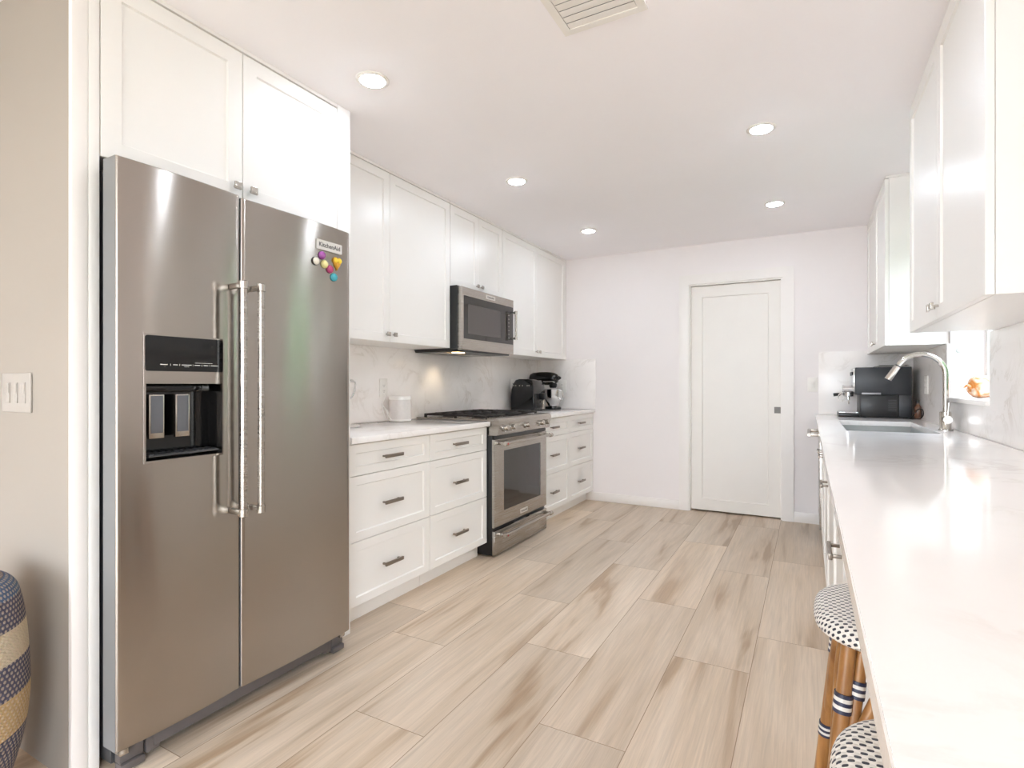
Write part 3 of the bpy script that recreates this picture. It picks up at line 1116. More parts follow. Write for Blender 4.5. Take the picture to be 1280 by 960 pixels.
# oven door
WY_0, WY_1, WZ_0, WZ_1 = 3.262, 3.846, .297, .708
bm = B()
plate(bm, [RY0, RY0 + .004, WY_0, WY_1, RY1 - .004, RY1], [.199, .203, WZ_0, WZ_1, .786, .790], 0, 1, lambda u, v, q: (RX - .02 + q * (.02 - (.003 if (u in (RY0, RY1) or v in (.199, .790)) else 0)), u, v),
      lambda u, v: WY_0 < u < WY_1 and WZ_0 < v < WZ_1)
od = obj('oven_door', bm, M_STEEL2, t)
bm = B(); box(bm, RX - .018, RX - .004, WY_0 - .0, WY_1 + .0, WZ_0, WZ_1)
obj('window', bm, M_DARKGLASS, od)
bm = B(); box(bm, RX - .02, RX - .006, RY0 + .006, RY1 - .006, .7925, .8165)
for k in range(14):
    pass
obj('vent_gap', bm, M_BLACKG, t)
def bar_handle(par, zz, x):
    bm = B(); tube(bm, [(x, RY0 + .045, zz), (x, RY1 - .045, zz)], .0115, 18)
    h = obj('handle', bm, M_STEEL2, par)
    for yy in (RY0 + .05, RY1 - .05):
        bm = B(); box(bm, RX - .0005, x + .004, yy - .011, yy + .011, zz - .011, zz + .011, .003)
        lathe(bm, [(.014, -.018), (.0165, -.016), (.0165, .016), (.014, .018)], (x, yy, zz), 20, axis=Matrix(((1, 0, 0), (0, 0, 1), (0, 1, 0))))
        obj('handle_mount', bm, M_SATIN, par)
    bm = B(); lathe(bm, [(.006, .0), (.006, .0022), (.001, .0026)], (x + .0165, RY0 + .05, zz), 18, axis=AX_X)
    obj('medallion', bm, M_RED, par)
bar_handle(od, .765, -1.783)
bm = B(); rrect(bm, 3.503, 3.617, .222, .254, RX - .002, RX + .003, .002)
obj('badge', bm, M_LABEL, od)
lettering('KitchenAid', .021, face_px(RX + .0032, 3.56, .238), M_INK, t, bold=.0002)
bm = B(); box(bm, RX - .02, RX, RY0, RY1, .012, .175, .003)
dr = obj('warming_drawer', bm, M_STEEL2, t)
bar_handle(dr, .150, -1.783)
# grates and burners
gx0, gx1 = -2.455, -1.915
for k in range(3):
    y0 = RY0 + .03 + k * .2555
    y1 = y0 + .249
    bm = B()
    zg0, zg1 = .938, .952
    for yy in (y0 + .006, y1 - .006):
        box(bm, gx0, gx1, yy - .006, yy + .006, zg0, zg1, .002)
    for xx in (gx0 + .006, gx1 - .006, (gx0 + gx1) / 2):
        box(bm, xx - .006, xx + .006, y0, y1, zg0, zg1, .002)
    for xx in (gx0 + .09, gx0 + .18, gx1 - .18, gx1 - .09):
        box(bm, xx - .005, xx + .005, y0 + .008, y0 + .088, zg0 + .002, zg1 + .002, .002)
        box(bm, xx - .005, xx + .005, y1 - .088, y1 - .008, zg0 + .002, zg1 + .002, .002)
    box(bm, gx0 + .01, gx0 + .21, (y0 + y1) / 2 - .005, (y0 + y1) / 2 + .005, zg0 + .002, zg1 + .002, .002)
    box(bm, gx1 - .21, gx1 - .01, (y0 + y1) / 2 - .005, (y0 + y1) / 2 + .005, zg0 + .002, zg1 + .002, .002)
    for xx in (gx0 + .008, gx1 - .008, (gx0 + gx1) / 2):
        for yy in (y0 + .008, y1 - .008):
            box(bm, xx - .008, xx + .008, yy - .008, yy + .008, .9252, zg0 + .001, .001)
    obj('grate', bm, M_IRON, t)
for xx, yy, r in ((-2.32, 3.28, .035), (-2.05, 3.28, .045), (-2.19, 3.546, .05), (-2.32, 3.81, .045), (-2.05, 3.81, .035)):
    bm = B(); lathe(bm, [(r + .012, .9252), (r + .012, .929), (r, .931), (r, .936), (r - .006, .938), (.001, .938)], (xx, yy, 0), 28)
    obj('burner', bm, M_IRON, t)

# ------------------------------------------------------------------ microwave
WX, MY0, MY1, MZ0, MZ1 = -2.10, 3.126, 3.838, 1.399, 1.842
MY1 = 3.876 - .0
t = thing('microwave', (-2.3, 3.5, MZ0), 'stainless over-the-range microwave with black glass front', 'microwave')
bm = B(); box(bm, XL + .0135, WX - .0335, 3.1125, 3.8415, MZ0 + .014, 1.8485)
obj('case', bm, M_BLACK, t)
bm = B()
GY0, GY1, GZ0, GZ1 = 3.150, 3.868, 1.482, 1.782
plate(bm, [MY0, MY0 + .004, GY0, GY1, MY1 - .003, MY1], [MZ0 + .004, MZ0 + .008, GZ0, GZ1, MZ1 - .004, MZ1], 0, 1,
      lambda u, v, q: (WX - .033 + q * (.033 - (.004 if (u in (MY0, MY1) or v in (MZ0 + .004, MZ1)) else 0)), u, v),
      lambda u, v: GY0 < u < GY1 and GZ0 < v < GZ1)
fr = obj('front_frame', bm, M_STEEL2, t)
bm = B(); box(bm, WX - .03, WX - .0015, GY0, GY1, GZ0, GZ1)
gl = obj('door_glass', bm, M_DARKGLASS, t)
bm = B(); box(bm, WX - .0013, WX - .0005, 3.205, 3.665, 1.52, 1.728)
obj('window', bm, M_MWGLASS, gl)
bm = B(); tube(bm, [(WX + .042, 3.838, 1.522), (WX + .042, 3.838, 1.748)], .0095, 16)
for zz in (1.53, 1.735):
    box(bm, WX - .001, WX + .044, 3.831, 3.845, zz - .008, zz + .008, .002)
    lathe(bm, [(.0115, -.012), (.0115, .012)], (WX + .042, 3.838, zz + .0), 16)
obj('handle', bm, M_SATIN, gl)
bm = B()
for k in range(7):
    box(bm, WX - .0013, WX - .0004, 3.79, 3.808, 1.53 + k * .03, 1.533 + k * .03)
obj('printed_marks', bm, M_PRINT, gl)
bm = B(); rrect(bm, 3.445, 3.578, 1.797, 1.826, WX - .002, WX + .003, .002)
obj('badge', bm, M_LABEL, fr)
lettering('KitchenAid', .021, face_px(WX + .0032, 3.5115, 1.8115), M_INK, t, bold=.0002)
# underside: dark pan with steel filter and a warm work light
bm = B()
pan = [(-2.507, 3.118), (-2.16, 3.118), (-2.112, 3.15), (-2.112, 3.83), (-2.14, 3.836), (-2.507, 3.836)]
a = [bm.verts.new((x, y, MZ0 + .0125)) for x, y in pan]
b = [bm.verts.new((x * .992 - .018, 3.48 + (y - 3.48) * .97, MZ0 - .008)) for x, y in pan]
for k in range(len(pan)):
    bm.faces.new((a[k], a[(k + 1) % 6], b[(k + 1) % 6], b[k]))
bm.faces.new(a[::-1]); bm.faces.new(b)
obj('bottom_pan', bm, M_BLACK, t)
for a_, b_ in ((3.18, 3.44), (3.52, 3.78)):
    bm = B(); box(bm, -2.44, -2.27, a_, b_, MZ0 - .0105, MZ0 - .0085)
    obj('grease_filter', bm, M_STEEL2, t)
bm = B(); box(bm, -2.235, -2.185, 3.2, 3.29, MZ0 - .0115, MZ0 - .0085, .001)
obj('work_light', bm, M_HOODLENS, t)
l = bpy.data.lights.new('hood_spot', 'SPOT'); l.energy = 1.6; l.color = (1, .78, .5); l.spot_size = 1.5; l.spot_blend = .8; l.shadow_soft_size = .05
lo = bpy.data.objects.new('hood_spot', l); COL.objects.link(lo)
lo.location = (-2.37, 3.35, MZ0 - .02); lo.rotation_euler = (0, math.radians(25), 0)

# ------------------------------------------------------------------ things on the left counter
TOP = 0.9145
# smart speaker
sp = thing('smart_speaker', (-2.425, 2.865, TOP), 'white rounded smart speaker standing on the left countertop', 'speaker')
bm = B(); lathe(bm, [(.058, 0), (.064, .003), (.066, .010), (.066, .014)], (-2.425, 2.865, TOP), 48, sup=3.2)
obj('foot_ring', bm, M_WPLASTIC, sp)
bm = B(); lathe(bm, [(.0655, .0142), (.0665, .02), (.0665, .135), (.0655, .145)], (-2.425, 2.865, TOP), 48, sup=3.2)
obj('fabric_body', bm, M_FABRICW, sp)
bm = B(); lathe(bm, [(.066, .1455), (.067, .15), (.066, .163), (.061, .17), (.03, .171), (.002, .171)], (-2.425, 2.865, TOP), 48, sup=3.2)
obj('top_cap', bm, M_WPLASTIC, sp)
bm = B()
tube(bm, smooth_path([(-2.44, 2.80, .925), (-2.45, 2.775, .96), (-2.455, 2.755, 1.0), (-2.46, 2.735, 1.025), (-2.465, 2.74, 1.0), (-2.462, 2.76, .95), (-2.46, 2.785, .925), (-2.475, 2.80, .98), (-2.48, 2.76, 1.03), (-2.49, 2.79, 1.07), (-2.5, 2.80, 1.10)], 6), .003, 8)
tag(obj('power_cord', bm, M_WPLASTIC), 'white power cord looped behind the white speaker', 'cord')

# banana hanger
bh = thing('wire_hanger_stand', (-2.36, 2.315, TOP), 'chrome wire fruit hanger half hidden behind the refrigerator', 'stand')
bm = B(); lathe(bm, [(.075, 0), (.088, .002), (.088, .006), (.07, .012), (.001, .013)], (-2.36, 2.315, TOP), 36)
obj('base', bm, M_CHROME, bh)
bm = B(); tube(bm, smooth_path([(-2.36, 2.27, TOP + .012), (-2.36, 2.25, 1.05), (-2.36, 2.27, 1.17), (-2.355, 2.31, 1.19), (-2.352, 2.36, 1.185)], 6), .005, 10)
obj('post', bm, M_CHROME, bh)
bm = B(); tube(bm, smooth_path([(-2.352, 2.315, 1.18), (-2.352, 2.375, 1.176), (-2.352, 2.372, 1.13), (-2.352, 2.35, 1.09), (-2.352, 2.33, 1.08)], 6), .005, 10)
obj('hook', bm, M_CHROME, bh)

# air fryer
FXX0, FXX1, FYY0, FYY1 = -2.46, -2.215, 4.475, 4.72
af = thing('air_fryer', (-2.34, 4.6, TOP), 'glossy black air fryer with slanted top beside the range', 'appliance')
bm = B()
prof = [(-2.455, 0.008), (-2.457, .12), (-2.45, .20), (-2.43, .255), (-2.405, .288), (-2.37, .297), (-2.27, .295), (-2.238, .285), (-2.222, .262), (-2.214, .20), (-2.212, .05), (-2.216, .008)]
def extr(prof, y0, y1, ins=.012):
    bm = B()
    cx = sum(p[0] for p in prof) / len(prof); cz = sum(p[1] for p in prof) / len(prof)
    rows = []
    for y, s in ((y0, .93), (y0 + ins * .4, .985), (y0 + ins, 1), (y1 - ins, 1), (y1 - ins * .4, .985), (y1, .93)):
        rows.append([bm.verts.new((cx + (x - cx) * s, y, TOP + cz + (z - cz) * s)) for x, z in prof])
    n = len(prof)
    for a, b in zip(rows, rows[1:]):
        for k in range(n):
            bm.faces.new((a[k], a[(k + 1) % n], b[(k + 1) % n], b[k]))
    bm.faces.new(rows[0]); bm.faces.new(rows[-1][::-1])
    return bm
obj('housing', extr(prof, FYY0, FYY1), M_BLACKG, af)
bm = B(); box(bm, -2.2125, -2.206, FYY0 + .02, FYY1 - .02, TOP + .03, TOP + .165, .003)
obj('basket_front', bm, M_BLACK, af)
bm = B(); box(bm, -2.2055, -2.155, 4.57, 4.615, TOP + .105, TOP + .165, .006)
obj('handle', bm, M_BLACK, af)
bm = B(); box(bm, -2.18, -2.16, 4.574, 4.611, TOP + .02, TOP + .1045, .003)
box(bm, -2.206, -2.179, 4.58, 4.605, TOP + .075, TOP + .095, .002)
obj('handle_plate', bm, M_SATIN, af)
bm = B()
for xx in (-2.42, -2.40, -2.36, -2.33, -2.28, -2.262):
    cyl(bm, (xx, FYY0 + .0015, TOP + .235), (xx, FYY0 - .003, TOP + .235), .006, seg=12)
obj('side_vent_buttons', bm, M_SATIN, af)
for xx in (-2.43, -2.24):
    for yy in (4.5, 4.69):
        bm = B(); cyl(bm, (xx, yy, TOP), (xx, yy, TOP + .02), .012)
        obj('foot', bm, M_BLACK, af)
bm = B(); tube(bm, smooth_path([(-2.5035, 4.60, 1.17), (-2.485, 4.585, 1.15), (-2.48, 4.57, 1.05), (-2.485, 4.55, .96), (-2.48, 4.54, .9185), (-2.466, 4.53, .92)], 6), .0035, 8)
tag(obj('power_cord', bm, M_BLACK), 'thin black cord hanging from the outlet beside the air fryer', 'cord')

# stand mixer
MYC = 4.95
mx_ = thing('stand_mixer', (-2.3, MYC, TOP), 'black stand mixer with polished steel bowl in the far corner', 'mixer')
bm = B()   # base plate with rounded plan
lathe(bm, [(.075, 0), (.082, .004), (.082, .018), (.07, .026), (.001, .027)], (-2.235, MYC, TOP), 36)
box(bm, -2.44, -2.24, MYC - .075, MYC + .075, TOP + .001, TOP + .026, .01)
obj('base', bm, M_BLACKG, mx_)
bm = B()
lathe(bm, [(.066, .02), (.055, .06), (.05, .12), (.052, .2), (.058, .25)], (-2.40, MYC, TOP), 28, sup=2.6)
obj('column', bm, M_BLACKG, mx_)
bm = B()
hp = [(-2.492, .002), (-2.488, .03), (-2.478, .048), (-2.45, .06), (-2.38, .066), (-2.30, .066), (-2.25, .062), (-2.215, .054), (-2.192, .042), (-2.184, .03), (-2.18, .002)]
lathe(bm, [(r, x + 2.492) for x, r in hp], (-2.492, MYC, TOP + .305), 30, axis=AX_X)
bmesh.ops.scale(bm, vec=(1, .95, 1.0), verts=bm.verts, space=Matrix.Translation((0, -MYC, -(TOP + .305))))
obj('head', bm, M_BLACKG, mx_)
bm = B(); box(bm, -2.38, -2.20, MYC - .066, MYC + .066, TOP + .262, TOP + .278, .004)
obj('trim_band', bm, M_CHROME, mx_)
bm = B(); lathe(bm, [(.02, 0), (.02, .014), (.012, .018), (.012, .03), (.001, .031)], (-2.182, MYC, TOP + .31), 18, axis=AX_X)
obj('attachment_knob', bm, M_BLACK, mx_)
bm = B(); lathe(bm, [(.03, 0), (.04, .02), (.04, .04), (.03, .05)], (-2.235, MYC, TOP + .212), 24)
obj('beater_hub', bm, M_BLACK, mx_)
bm = B(); lathe(bm, [(.045, .028), (.05, .034), (.05, .04), (.062, .06), (.082, .095), (.094, .14), (.098, .195), (.101, .2), (.096, .2), (.09, .14), (.078, .098), (.05, .06), (.001, .052)], (-2.235, MYC, TOP), 40)
bw = obj('bowl', bm, M_CHROME, mx_)
bm = B(); tube(bm, smooth_path([(-2.148, MYC - .03, TOP + .185), (-2.115, MYC - .045, TOP + .18), (-2.105, MYC - .05, TOP + .15), (-2.112, MYC - .045, TOP + .105), (-2.15, MYC - .03, TOP + .1)], 6), .007, 10)
obj('bowl_handle', bm, M_CHROME, mx_)

# ------------------------------------------------------------------ outlets and switches
def wall_plate(name, cat, label, M, w_, h_, gangs, pm=None):
    pm = pm or M_WPLASTIC
    """M: local x across, z out, y up"""
    t = bpy.data.objects.new(name, None); COL.objects.link(t)
    p0 = M @ Vector((0, 0, 0)); t.location = p0; ORG[t.name] = p0
    tag(t, label, cat)
    def bx(bm, x0, x1, y0, y1, z0, z1, bev=0.0):
        b2 = B(); box(b2, x0, x1, y0, y1, z0, z1, bev)
        b2.transform(M)
        me = bpy.data.meshes.new('q'); b2.to_mesh(me); b2.free(); bm.from_mesh(me); bpy.data.meshes.remove(me)
    bm = B(); bx(bm, -w_ / 2, w_ / 2, -h_ / 2, h_ / 2, 0.0005, .006, .002)
    obj('plate', bm, pm, t)
    for g in gangs:
        gx, kind = g
        if kind == 'rocker':
            bm = B(); bx(bm, gx - .016, gx + .016, -.033, .033, .0062, .0085, .001); bx(bm, gx - .014, gx + .014, -.001, .03, .0085, .0105, .001)
            obj('rocker', bm, pm, t)
        else:
            bm = B(); bx(bm, gx - .0165, gx + .0165, -.034, .034, .0062, .008, .001)
            rc_ = obj('receptacle', bm, M_WPLASTIC, t)
            bm = B()
            for oy in (-.018, .018):
                bx(bm, gx - .008, gx - .006, oy - .005, oy + .005, .0081, .0084)
                bx(bm, gx + .006, gx + .008, oy - .005, oy + .005, .0081, .0084)
                bx(bm, gx - .002, gx + .002, oy - .012, oy - .008, .0081, .0084)
            obj('slots', bm, M_SLOT, rc_)
    return t


def WPX(x, y, z):   # on a wall facing +x : across = +y
    return Matrix(((0, 0, 1, x), (1, 0, 0, y), (0, 1, 0, z), (0, 0, 0, 1)))


def WNX(x, y, z):   # on a wall facing -x : across = -y
    return Matrix(((0, 0, -1, x), (-1, 0, 0, y), (0, 1, 0, z), (0, 0, 0, 1)))


def WNY(x, y, z):   # on a wall facing -y : across = +x
    return Matrix(((1, 0, 0, x), (0, 0, -1, y), (0, 1, 0, z), (0, 0, 0, 1)))


wall_plate('wall_outlet', 'outlet', 'white outlet on the backsplash above the white speaker', WPX(XL + .012, 2.79, 1.138), .075, .125, [(0, 'outlet')])
wall_plate('wall_outlet', 'outlet', 'white outlet on the backsplash behind the black air fryer', WPX(XL + .012, 4.61, 1.15), .075, .125, [(0, 'outlet')])
wall_plate('wall_outlet', 'outlet', 'white outlet on the far backsplash beside the stand mixer', WNY(-2.232, YB - .012, 1.14), .1, .125, [(0, 'outlet')])
wall_plate('wall_outlet', 'outlet', 'white outlet on the right wall between espresso machine and faucet', WNX(XR - .012, 4.62, 1.16), .12, .125, [(-.028, 'outlet'), (.028, 'outlet')])
wall_plate('light_switch', 'switch', 'pale triple switch plate on the beige wall left of the refrigerator', WNY(-2.232, .775, 1.137), .205, .125, [(-.056, 'rocker'), (0, 'rocker'), (.056, 'rocker')], mat('shaded_plate', (166, 159, 151), .4, 0, .01))  # off-white plate; dim light is put into its darker colour
wall_plate('light_switch', 'switch', 'white single switch plate right of the white door', WNY(0.028, YB, 1.16), .075, .12, [(0, 'rocker')])

# ------------------------------------------------------------------ faucet
fc = thing('kitchen_faucet', (.655, 3.70, TOP), 'polished nickel gooseneck faucet behind the sink', 'faucet')
FXc, FYc = .650, 3.71
bm = B(); lathe(bm, [(.033, 0), (.033, .004), (.028, .006), (.026, .01), (.026, .098), (.02, .102), (.001, .102)], (FXc, FYc, TOP), 32)
obj('base', bm, M_FAUCET, fc)
pts = [(FXc, FYc, TOP + .1), (FXc, FYc, TOP + .26)]
R_ = .112
cx, cz = FXc - R_, TOP + .302
arc = [(FXc, FYc, TOP + .1), (FXc, FYc, TOP + .2)]
for k in range(0, 25):
    a = math.radians(k * 152 / 24)
    arc.append((cx + R_ * math.cos(a), FYc, cz + R_ * math.sin(a)))
bm = B(); tube(bm, arc, .0135, 18)
obj('gooseneck', bm, M_FAUCET, fc)
e = Vector(arc[-1]); d = (Vector(arc[-1]) - Vector(arc[-2])).normalized()
bm = B(); cyl(bm, e + d * .002, e + d * .006, .0155, seg=20); obj('joint_ring', bm, M_BLACK, fc)
bm = B(); cyl(bm, e + d * .0065, e + d * .092, .0165, .018, seg=24); obj('spray_head', bm, M_FAUCET, fc)
bm = B(); cyl(bm, (FXc + .0, FYc - .02, TOP + .06), (FXc + .0, FYc - .062, TOP + .06), .021, seg=24)
h = obj('valve', bm, M_FAUCET, fc)
bm = B(); cyl(bm, (FXc, FYc - .05, TOP + .075), (FXc + .006, FYc - .05, TOP + .15), .005, seg=12)
obj('lever', bm, M_FAUCET, h)

# ------------------------------------------------------------------ espresso machine
EX0, EX1, EY0, EY1 = .338, .655, 4.84, 5.14
es_ = thing('espresso_machine', (.48, 4.98, TOP), 'black espresso machine with chrome portafilter in the far right corner', 'coffee machine')
bm = B(); box(bm, EX0 - .03, EX1, EY0, EY1, TOP + .17, TOP + .375, .004)
box(bm, EX0 + .24, EX1, EY0 + .004, EY1, TOP + .006, TOP + .171, .003)
M_ESP = mat('black_satin_panel', (44, 46, 50), 0.38, 0, 0.05)
obj('upper_housing', bm, M_ESP, es_)
bm = B(); box(bm, EX0, EX0 + .239, EY0 - .004, EY1, TOP + .004, TOP + .169, .008)
obj('water_tank', bm, M_BLACK, es_)
bm = B(); box(bm, EX0 + .01, EX0 + .13, EY0 - .0095, EY0 - .0005, TOP + .172, TOP + .186, .002)
obj('side_trim', bm, mat('pale_grey_trim', (176, 176, 180), .35, .3, 0), es_)
bm = B()
for k in range(7):
    box(bm, EX0 + .175, EX0 + .225, EY0 - .0058, EY0 - .0042, TOP + .05 + k * .013, TOP + .056 + k * .013)
obj('side_vents', bm, M_GRAYDK, es_)
bm = B(); box(bm, EX0 - .042, EX0 - .0305, EY0 + .004, EY1 - .004, TOP + .19, TOP + .372, .003)
obj('front_panel', bm, M_CHROME, es_)
bm = B()
for k in range(5):
    cyl(bm, (EX0 - .0425, EY0 + .05 + k * .05, TOP + .33), (EX0 - .05, EY0 + .05 + k * .05, TOP + .33), .013, seg=16)
obj('button_row', bm, M_BLACK, es_)
bm = B(); box(bm, .2, EX0 - .001, EY0 + .015, EY1 - .015, TOP + .002, TOP + .03, .004)
obj('drip_tray', bm, M_BLACK, es_)
bm = B(); box(bm, .205, EX0 - .006, EY0 + .02, EY1 - .02, TOP + .0305, TOP + .036, .001)
obj('drip_grid', bm, M_CHROME, es_)
bm = B(); cyl(bm, (.27, 4.98, TOP + .19), (.27, 4.98, TOP + .232), .036); box(bm, .26, EX0 - .031, 4.955, 5.005, TOP + .2, TOP + .235, .004)
obj('group_head', bm, M_CHROME, es_)
bm = B(); lathe(bm, [(.02, .148), (.034, .155), (.036, .188), (.03, .189)], (.27, 4.98, TOP), 24)
cyl(bm, (.235, 4.98, TOP + .172), (.215, 4.98, TOP + .17), .008, seg=12)
cyl(bm, (.27, 4.98, TOP + .128), (.27, 4.98, TOP + .149), .008, seg=12)
pt_ = obj('portafilter', bm, M_CHROME, es_)
bm = B(); tube(bm, [(.216, 4.98, TOP + .17), (.17, 4.98, TOP + .165)], [.011, .013], 14)
obj('portafilter_handle', bm, M_BLACK, es_)
bm = B(); cyl(bm, (EX0 - .031, 4.87, TOP + .215), (.235, 4.87, TOP + .215), .024, seg=20); cyl(bm, (.2345, 4.87, TOP + .215), (.225, 4.87, TOP + .215), .028, seg=20)
obj('steam_knob', bm, M_CHROME, es_)
bm = B(); tube(bm, smooth_path([(.28, 4.875, TOP + .19), (.24, 4.872, TOP + .19), (.205, 4.87, TOP + .17), (.2, 4.87, TOP + .14), (.23, 4.868, TOP + .125), (.262, 4.867, TOP + .12), (.268, 4.867, TOP + .098)], 6), .0045, 10)
obj('steam_wand', bm, M_CHROME, es_)
bm = B(); tube(bm, smooth_path([(EX0 + .12, EY0 + .02, TOP + .373), (EX0 + .12, EY0 + .02, TOP + .388), (EX0 + .2, EY0 + .02, TOP + .388), (EX1 - .02, EY0 + .02, TOP + .388), (EX1 - .02, EY1 - .03, TOP + .388), (EX0 + .12, EY1 - .03, TOP + .388), (EX0 + .12, EY1 - .03, TOP + .373)], 3), .003, 8)
obj('cup_rail', bm, M_CHROME, es_)
for xx, yy in ((EX0 + .03, EY0 + .03), (EX0 + .03, EY1 - .03), (EX1 - .03, EY0 + .03), (EX1 - .03, EY1 - .03)):
    bm = B(); cyl(bm, (xx, yy, TOP), (xx, yy, TOP + .008), .012, seg=12); obj('foot', bm, M_BLACK, es_)
# amber bottle and cords behind it
M_AMB = mat('amber_glass', (104, 66, 44), 0.12, 0, 0.08, 20, coat=.5)
bt = thing('amber_bottle', (.684, 4.80, TOP), 'small amber bottle between espresso machine and right wall', 'bottle')
bm = B(); lathe(bm, [(.018, 0), (.0205, .004), (.0205, .085), (.012, .1), (.008, .105), (.008, .12)], (.684, 4.80, TOP), 24)
obj('flask', bm, M_AMB, bt)
bm = B(); lathe(bm, [(.0098, .112), (.0098, .135), (.001, .136)], (.684, 4.80, TOP), 18)
obj('cap', bm, M_BLACK, bt)
bm = B(); tube(bm, smooth_path([(.60, 4.82, TOP + .004), (.66, 4.74, TOP + .004), (.69, 4.68, TOP + .02), (.695, 4.66, TOP + .05), (.69, 4.68, TOP + .075), (.675, 4.73, TOP + .07), (.66, 4.76, TOP + .04), (.64, 4.79, TOP + .0045), (.6, 4.815, TOP + .0045)], 6), .003, 8)
tag(obj('power_cord', bm, M_BLACK), 'black cord coiled on the counter beside the espresso machine', 'cord')

# ------------------------------------------------------------------ shell on the sill, blind pull
def conch_mat():
    m = mat('shell', (226, 170, 104), .25, 0, 0)
    n, L = m.node_tree.nodes, m.node_tree.links
    t_ = n.new('ShaderNodeTexCoord'); z = n.new('ShaderNodeTexNoise'); z.inputs['Scale'].default_value = 16; z.inputs['Detail'].default_value = 4; z.inputs['Distortion'].default_value = .8
    r = n.new('ShaderNodeValToRGB')
    r.color_ramp.elements[0].position = .42; r.color_ramp.elements[0].color = lin((206, 132, 66)) + (1,)
    r.color_ramp.elements[1].position = .6; r.color_ramp.elements[1].color = lin((240, 226, 204)) + (1,)
    L.new(t_.outputs['Object'], z.inputs['Vector']); L.new(z.outputs[0], r.inputs[0]); L.new(r.outputs[0], n['Principled BSDF'].inputs['Base Color'])
    return m


def conch(center, length, rot):
    """whorled shell: a tube coiling along an axis while it widens, drawn to a point at both ends"""
    bm = B()
    N, K = 150, 18
    rows = []
    for i in range(N + 1):
        s = i / N
        a = s * 2 * PI * 4.2
        grow = 0.02 + 0.98 * s ** 1.9
        cr = .17 * length * grow
        tr = .175 * length * grow
        zc = length * (-.5 + .62 * s ** 0.75)
        knob_ = 1 + .10 * max(0, math.sin(a * 3.5)) * s
        c = Vector((cr * math.cos(a), cr * math.sin(a), zc))
        er = Vector((math.cos(a), math.sin(a), 0)); ez = Vector((0, 0, 1))
        row = []
        for k in range(K):
            p = 2 * PI * k / K
            st = 1.9 if math.sin(p) > 0 else 1.0      # lower canal stretched
            row.append(bm.verts.new(c + er * (tr * knob_ * math.cos(p)) + ez * (tr * st * math.sin(p) * (1 + .5 * s))))
        rows.append(row)
    for a_, b_ in zip(rows, rows[1:]):
        for k in range(K):
            bm.faces.new((a_[k], a_[(k + 1) % K], b_[(k + 1) % K], b_[k]))
    bm.faces.new(rows[0]); bm.faces.new(rows[-1][::-1])
    bmesh.ops.rotate(bm, cent=(0, 0, 0), matrix=rot, verts=bm.verts)
    lo = min(v.co.z for v in bm.verts)
    mx0 = Vector((sum(v.co.x for v in bm.verts) / len(bm.verts), sum(v.co.y for v in bm.verts) / len(bm.verts), lo))
    bmesh.ops.translate(bm, verts=bm.verts, vec=Vector(center) - mx0)
    return bm


rot = Matrix.Rotation(math.radians(20), 3, 'Z') @ Matrix.Rotation(math.radians(84), 3, 'Y')
tag(obj('conch_shell', conch((.770, 3.76, WZ0 + .0035), .215, rot), conch_mat(), None, 60), 'orange and white conch shell lying on the window sill', 'shell')

bp = thing('blind_pull', (.742, 3.90, 1.34), 'clear teardrop blind pull hanging in the right window', 'blind pull')
M_CLEAR = mat('clear_acrylic', (225, 230, 230), .05, 0, 0, spec=.8)
bm = B(); tube(bm, [(.742, 3.90, 1.372), (.742, 3.90, 2.119)], .0018, 8); obj('cord', bm, M_WPLASTIC, bp)
bm = B(); lathe(bm, [(.002, .0), (.011, .006), (.014, .014), (.011, .024), (.004, .034), (.002, .036)], (.742, 3.90, 1.337), 12); obj('drop', bm, M_CLEAR, bp)

# ------------------------------------------------------------------ ceiling: lights, vent
def can_light(x, y, label):
    t = thing('ceiling_light', (x, y, CEIL), label, 'light', 'recessed ceiling lights')
    bm = B()
    prof = [(.050, -.0005), (.068, -.0005), (.068, -.003), (.064, -.0055), (.052, -.006), (.0505, -.004)]
    lathe_open = [[bm.verts.new((x + r * math.cos(2 * PI * k / 40), y + r * math.sin(2 * PI * k / 40), CEIL + z)) for k in range(40)] for r, z in prof]
    n = len(prof)
    for i in range(n):
        a, b = lathe_open[i], lathe_open[(i + 1) % n]
        for k in range(40):
            bm.faces.new((a[k], a[(k + 1) % 40], b[(k + 1) % 40], b[k]))
    obj('trim_ring', bm, M_WPLASTIC, t)
    bm = B(); lathe(bm, [(.0495, -.0008), (.0495, -.004), (.046, -.0085), (.03, -.0115), (.002, -.0125)], (x, y, CEIL), 40)
    obj('lens', bm, M_LENS, t)


can_light(-1.603, 1.72, 'round recessed ceiling light nearest above the refrigerator')
can_light(-1.608, 3.01, 'round recessed ceiling light in front of the microwave, middle of the left row')
can_light(-1.608, 4.272, 'round recessed ceiling light in the far left corner of the ceiling')
can_light(-.208, 2.975, 'round recessed ceiling light on the right, nearer the ceiling vent')
can_light(-.212, 4.257, 'round recessed ceiling light right of the others, closest above the white door')

can_light(-.208, 1.72, 'added unseen round recessed ceiling light right of the ceiling vent, above the frame')  # unseen lamp completing the regular grid, added for its light

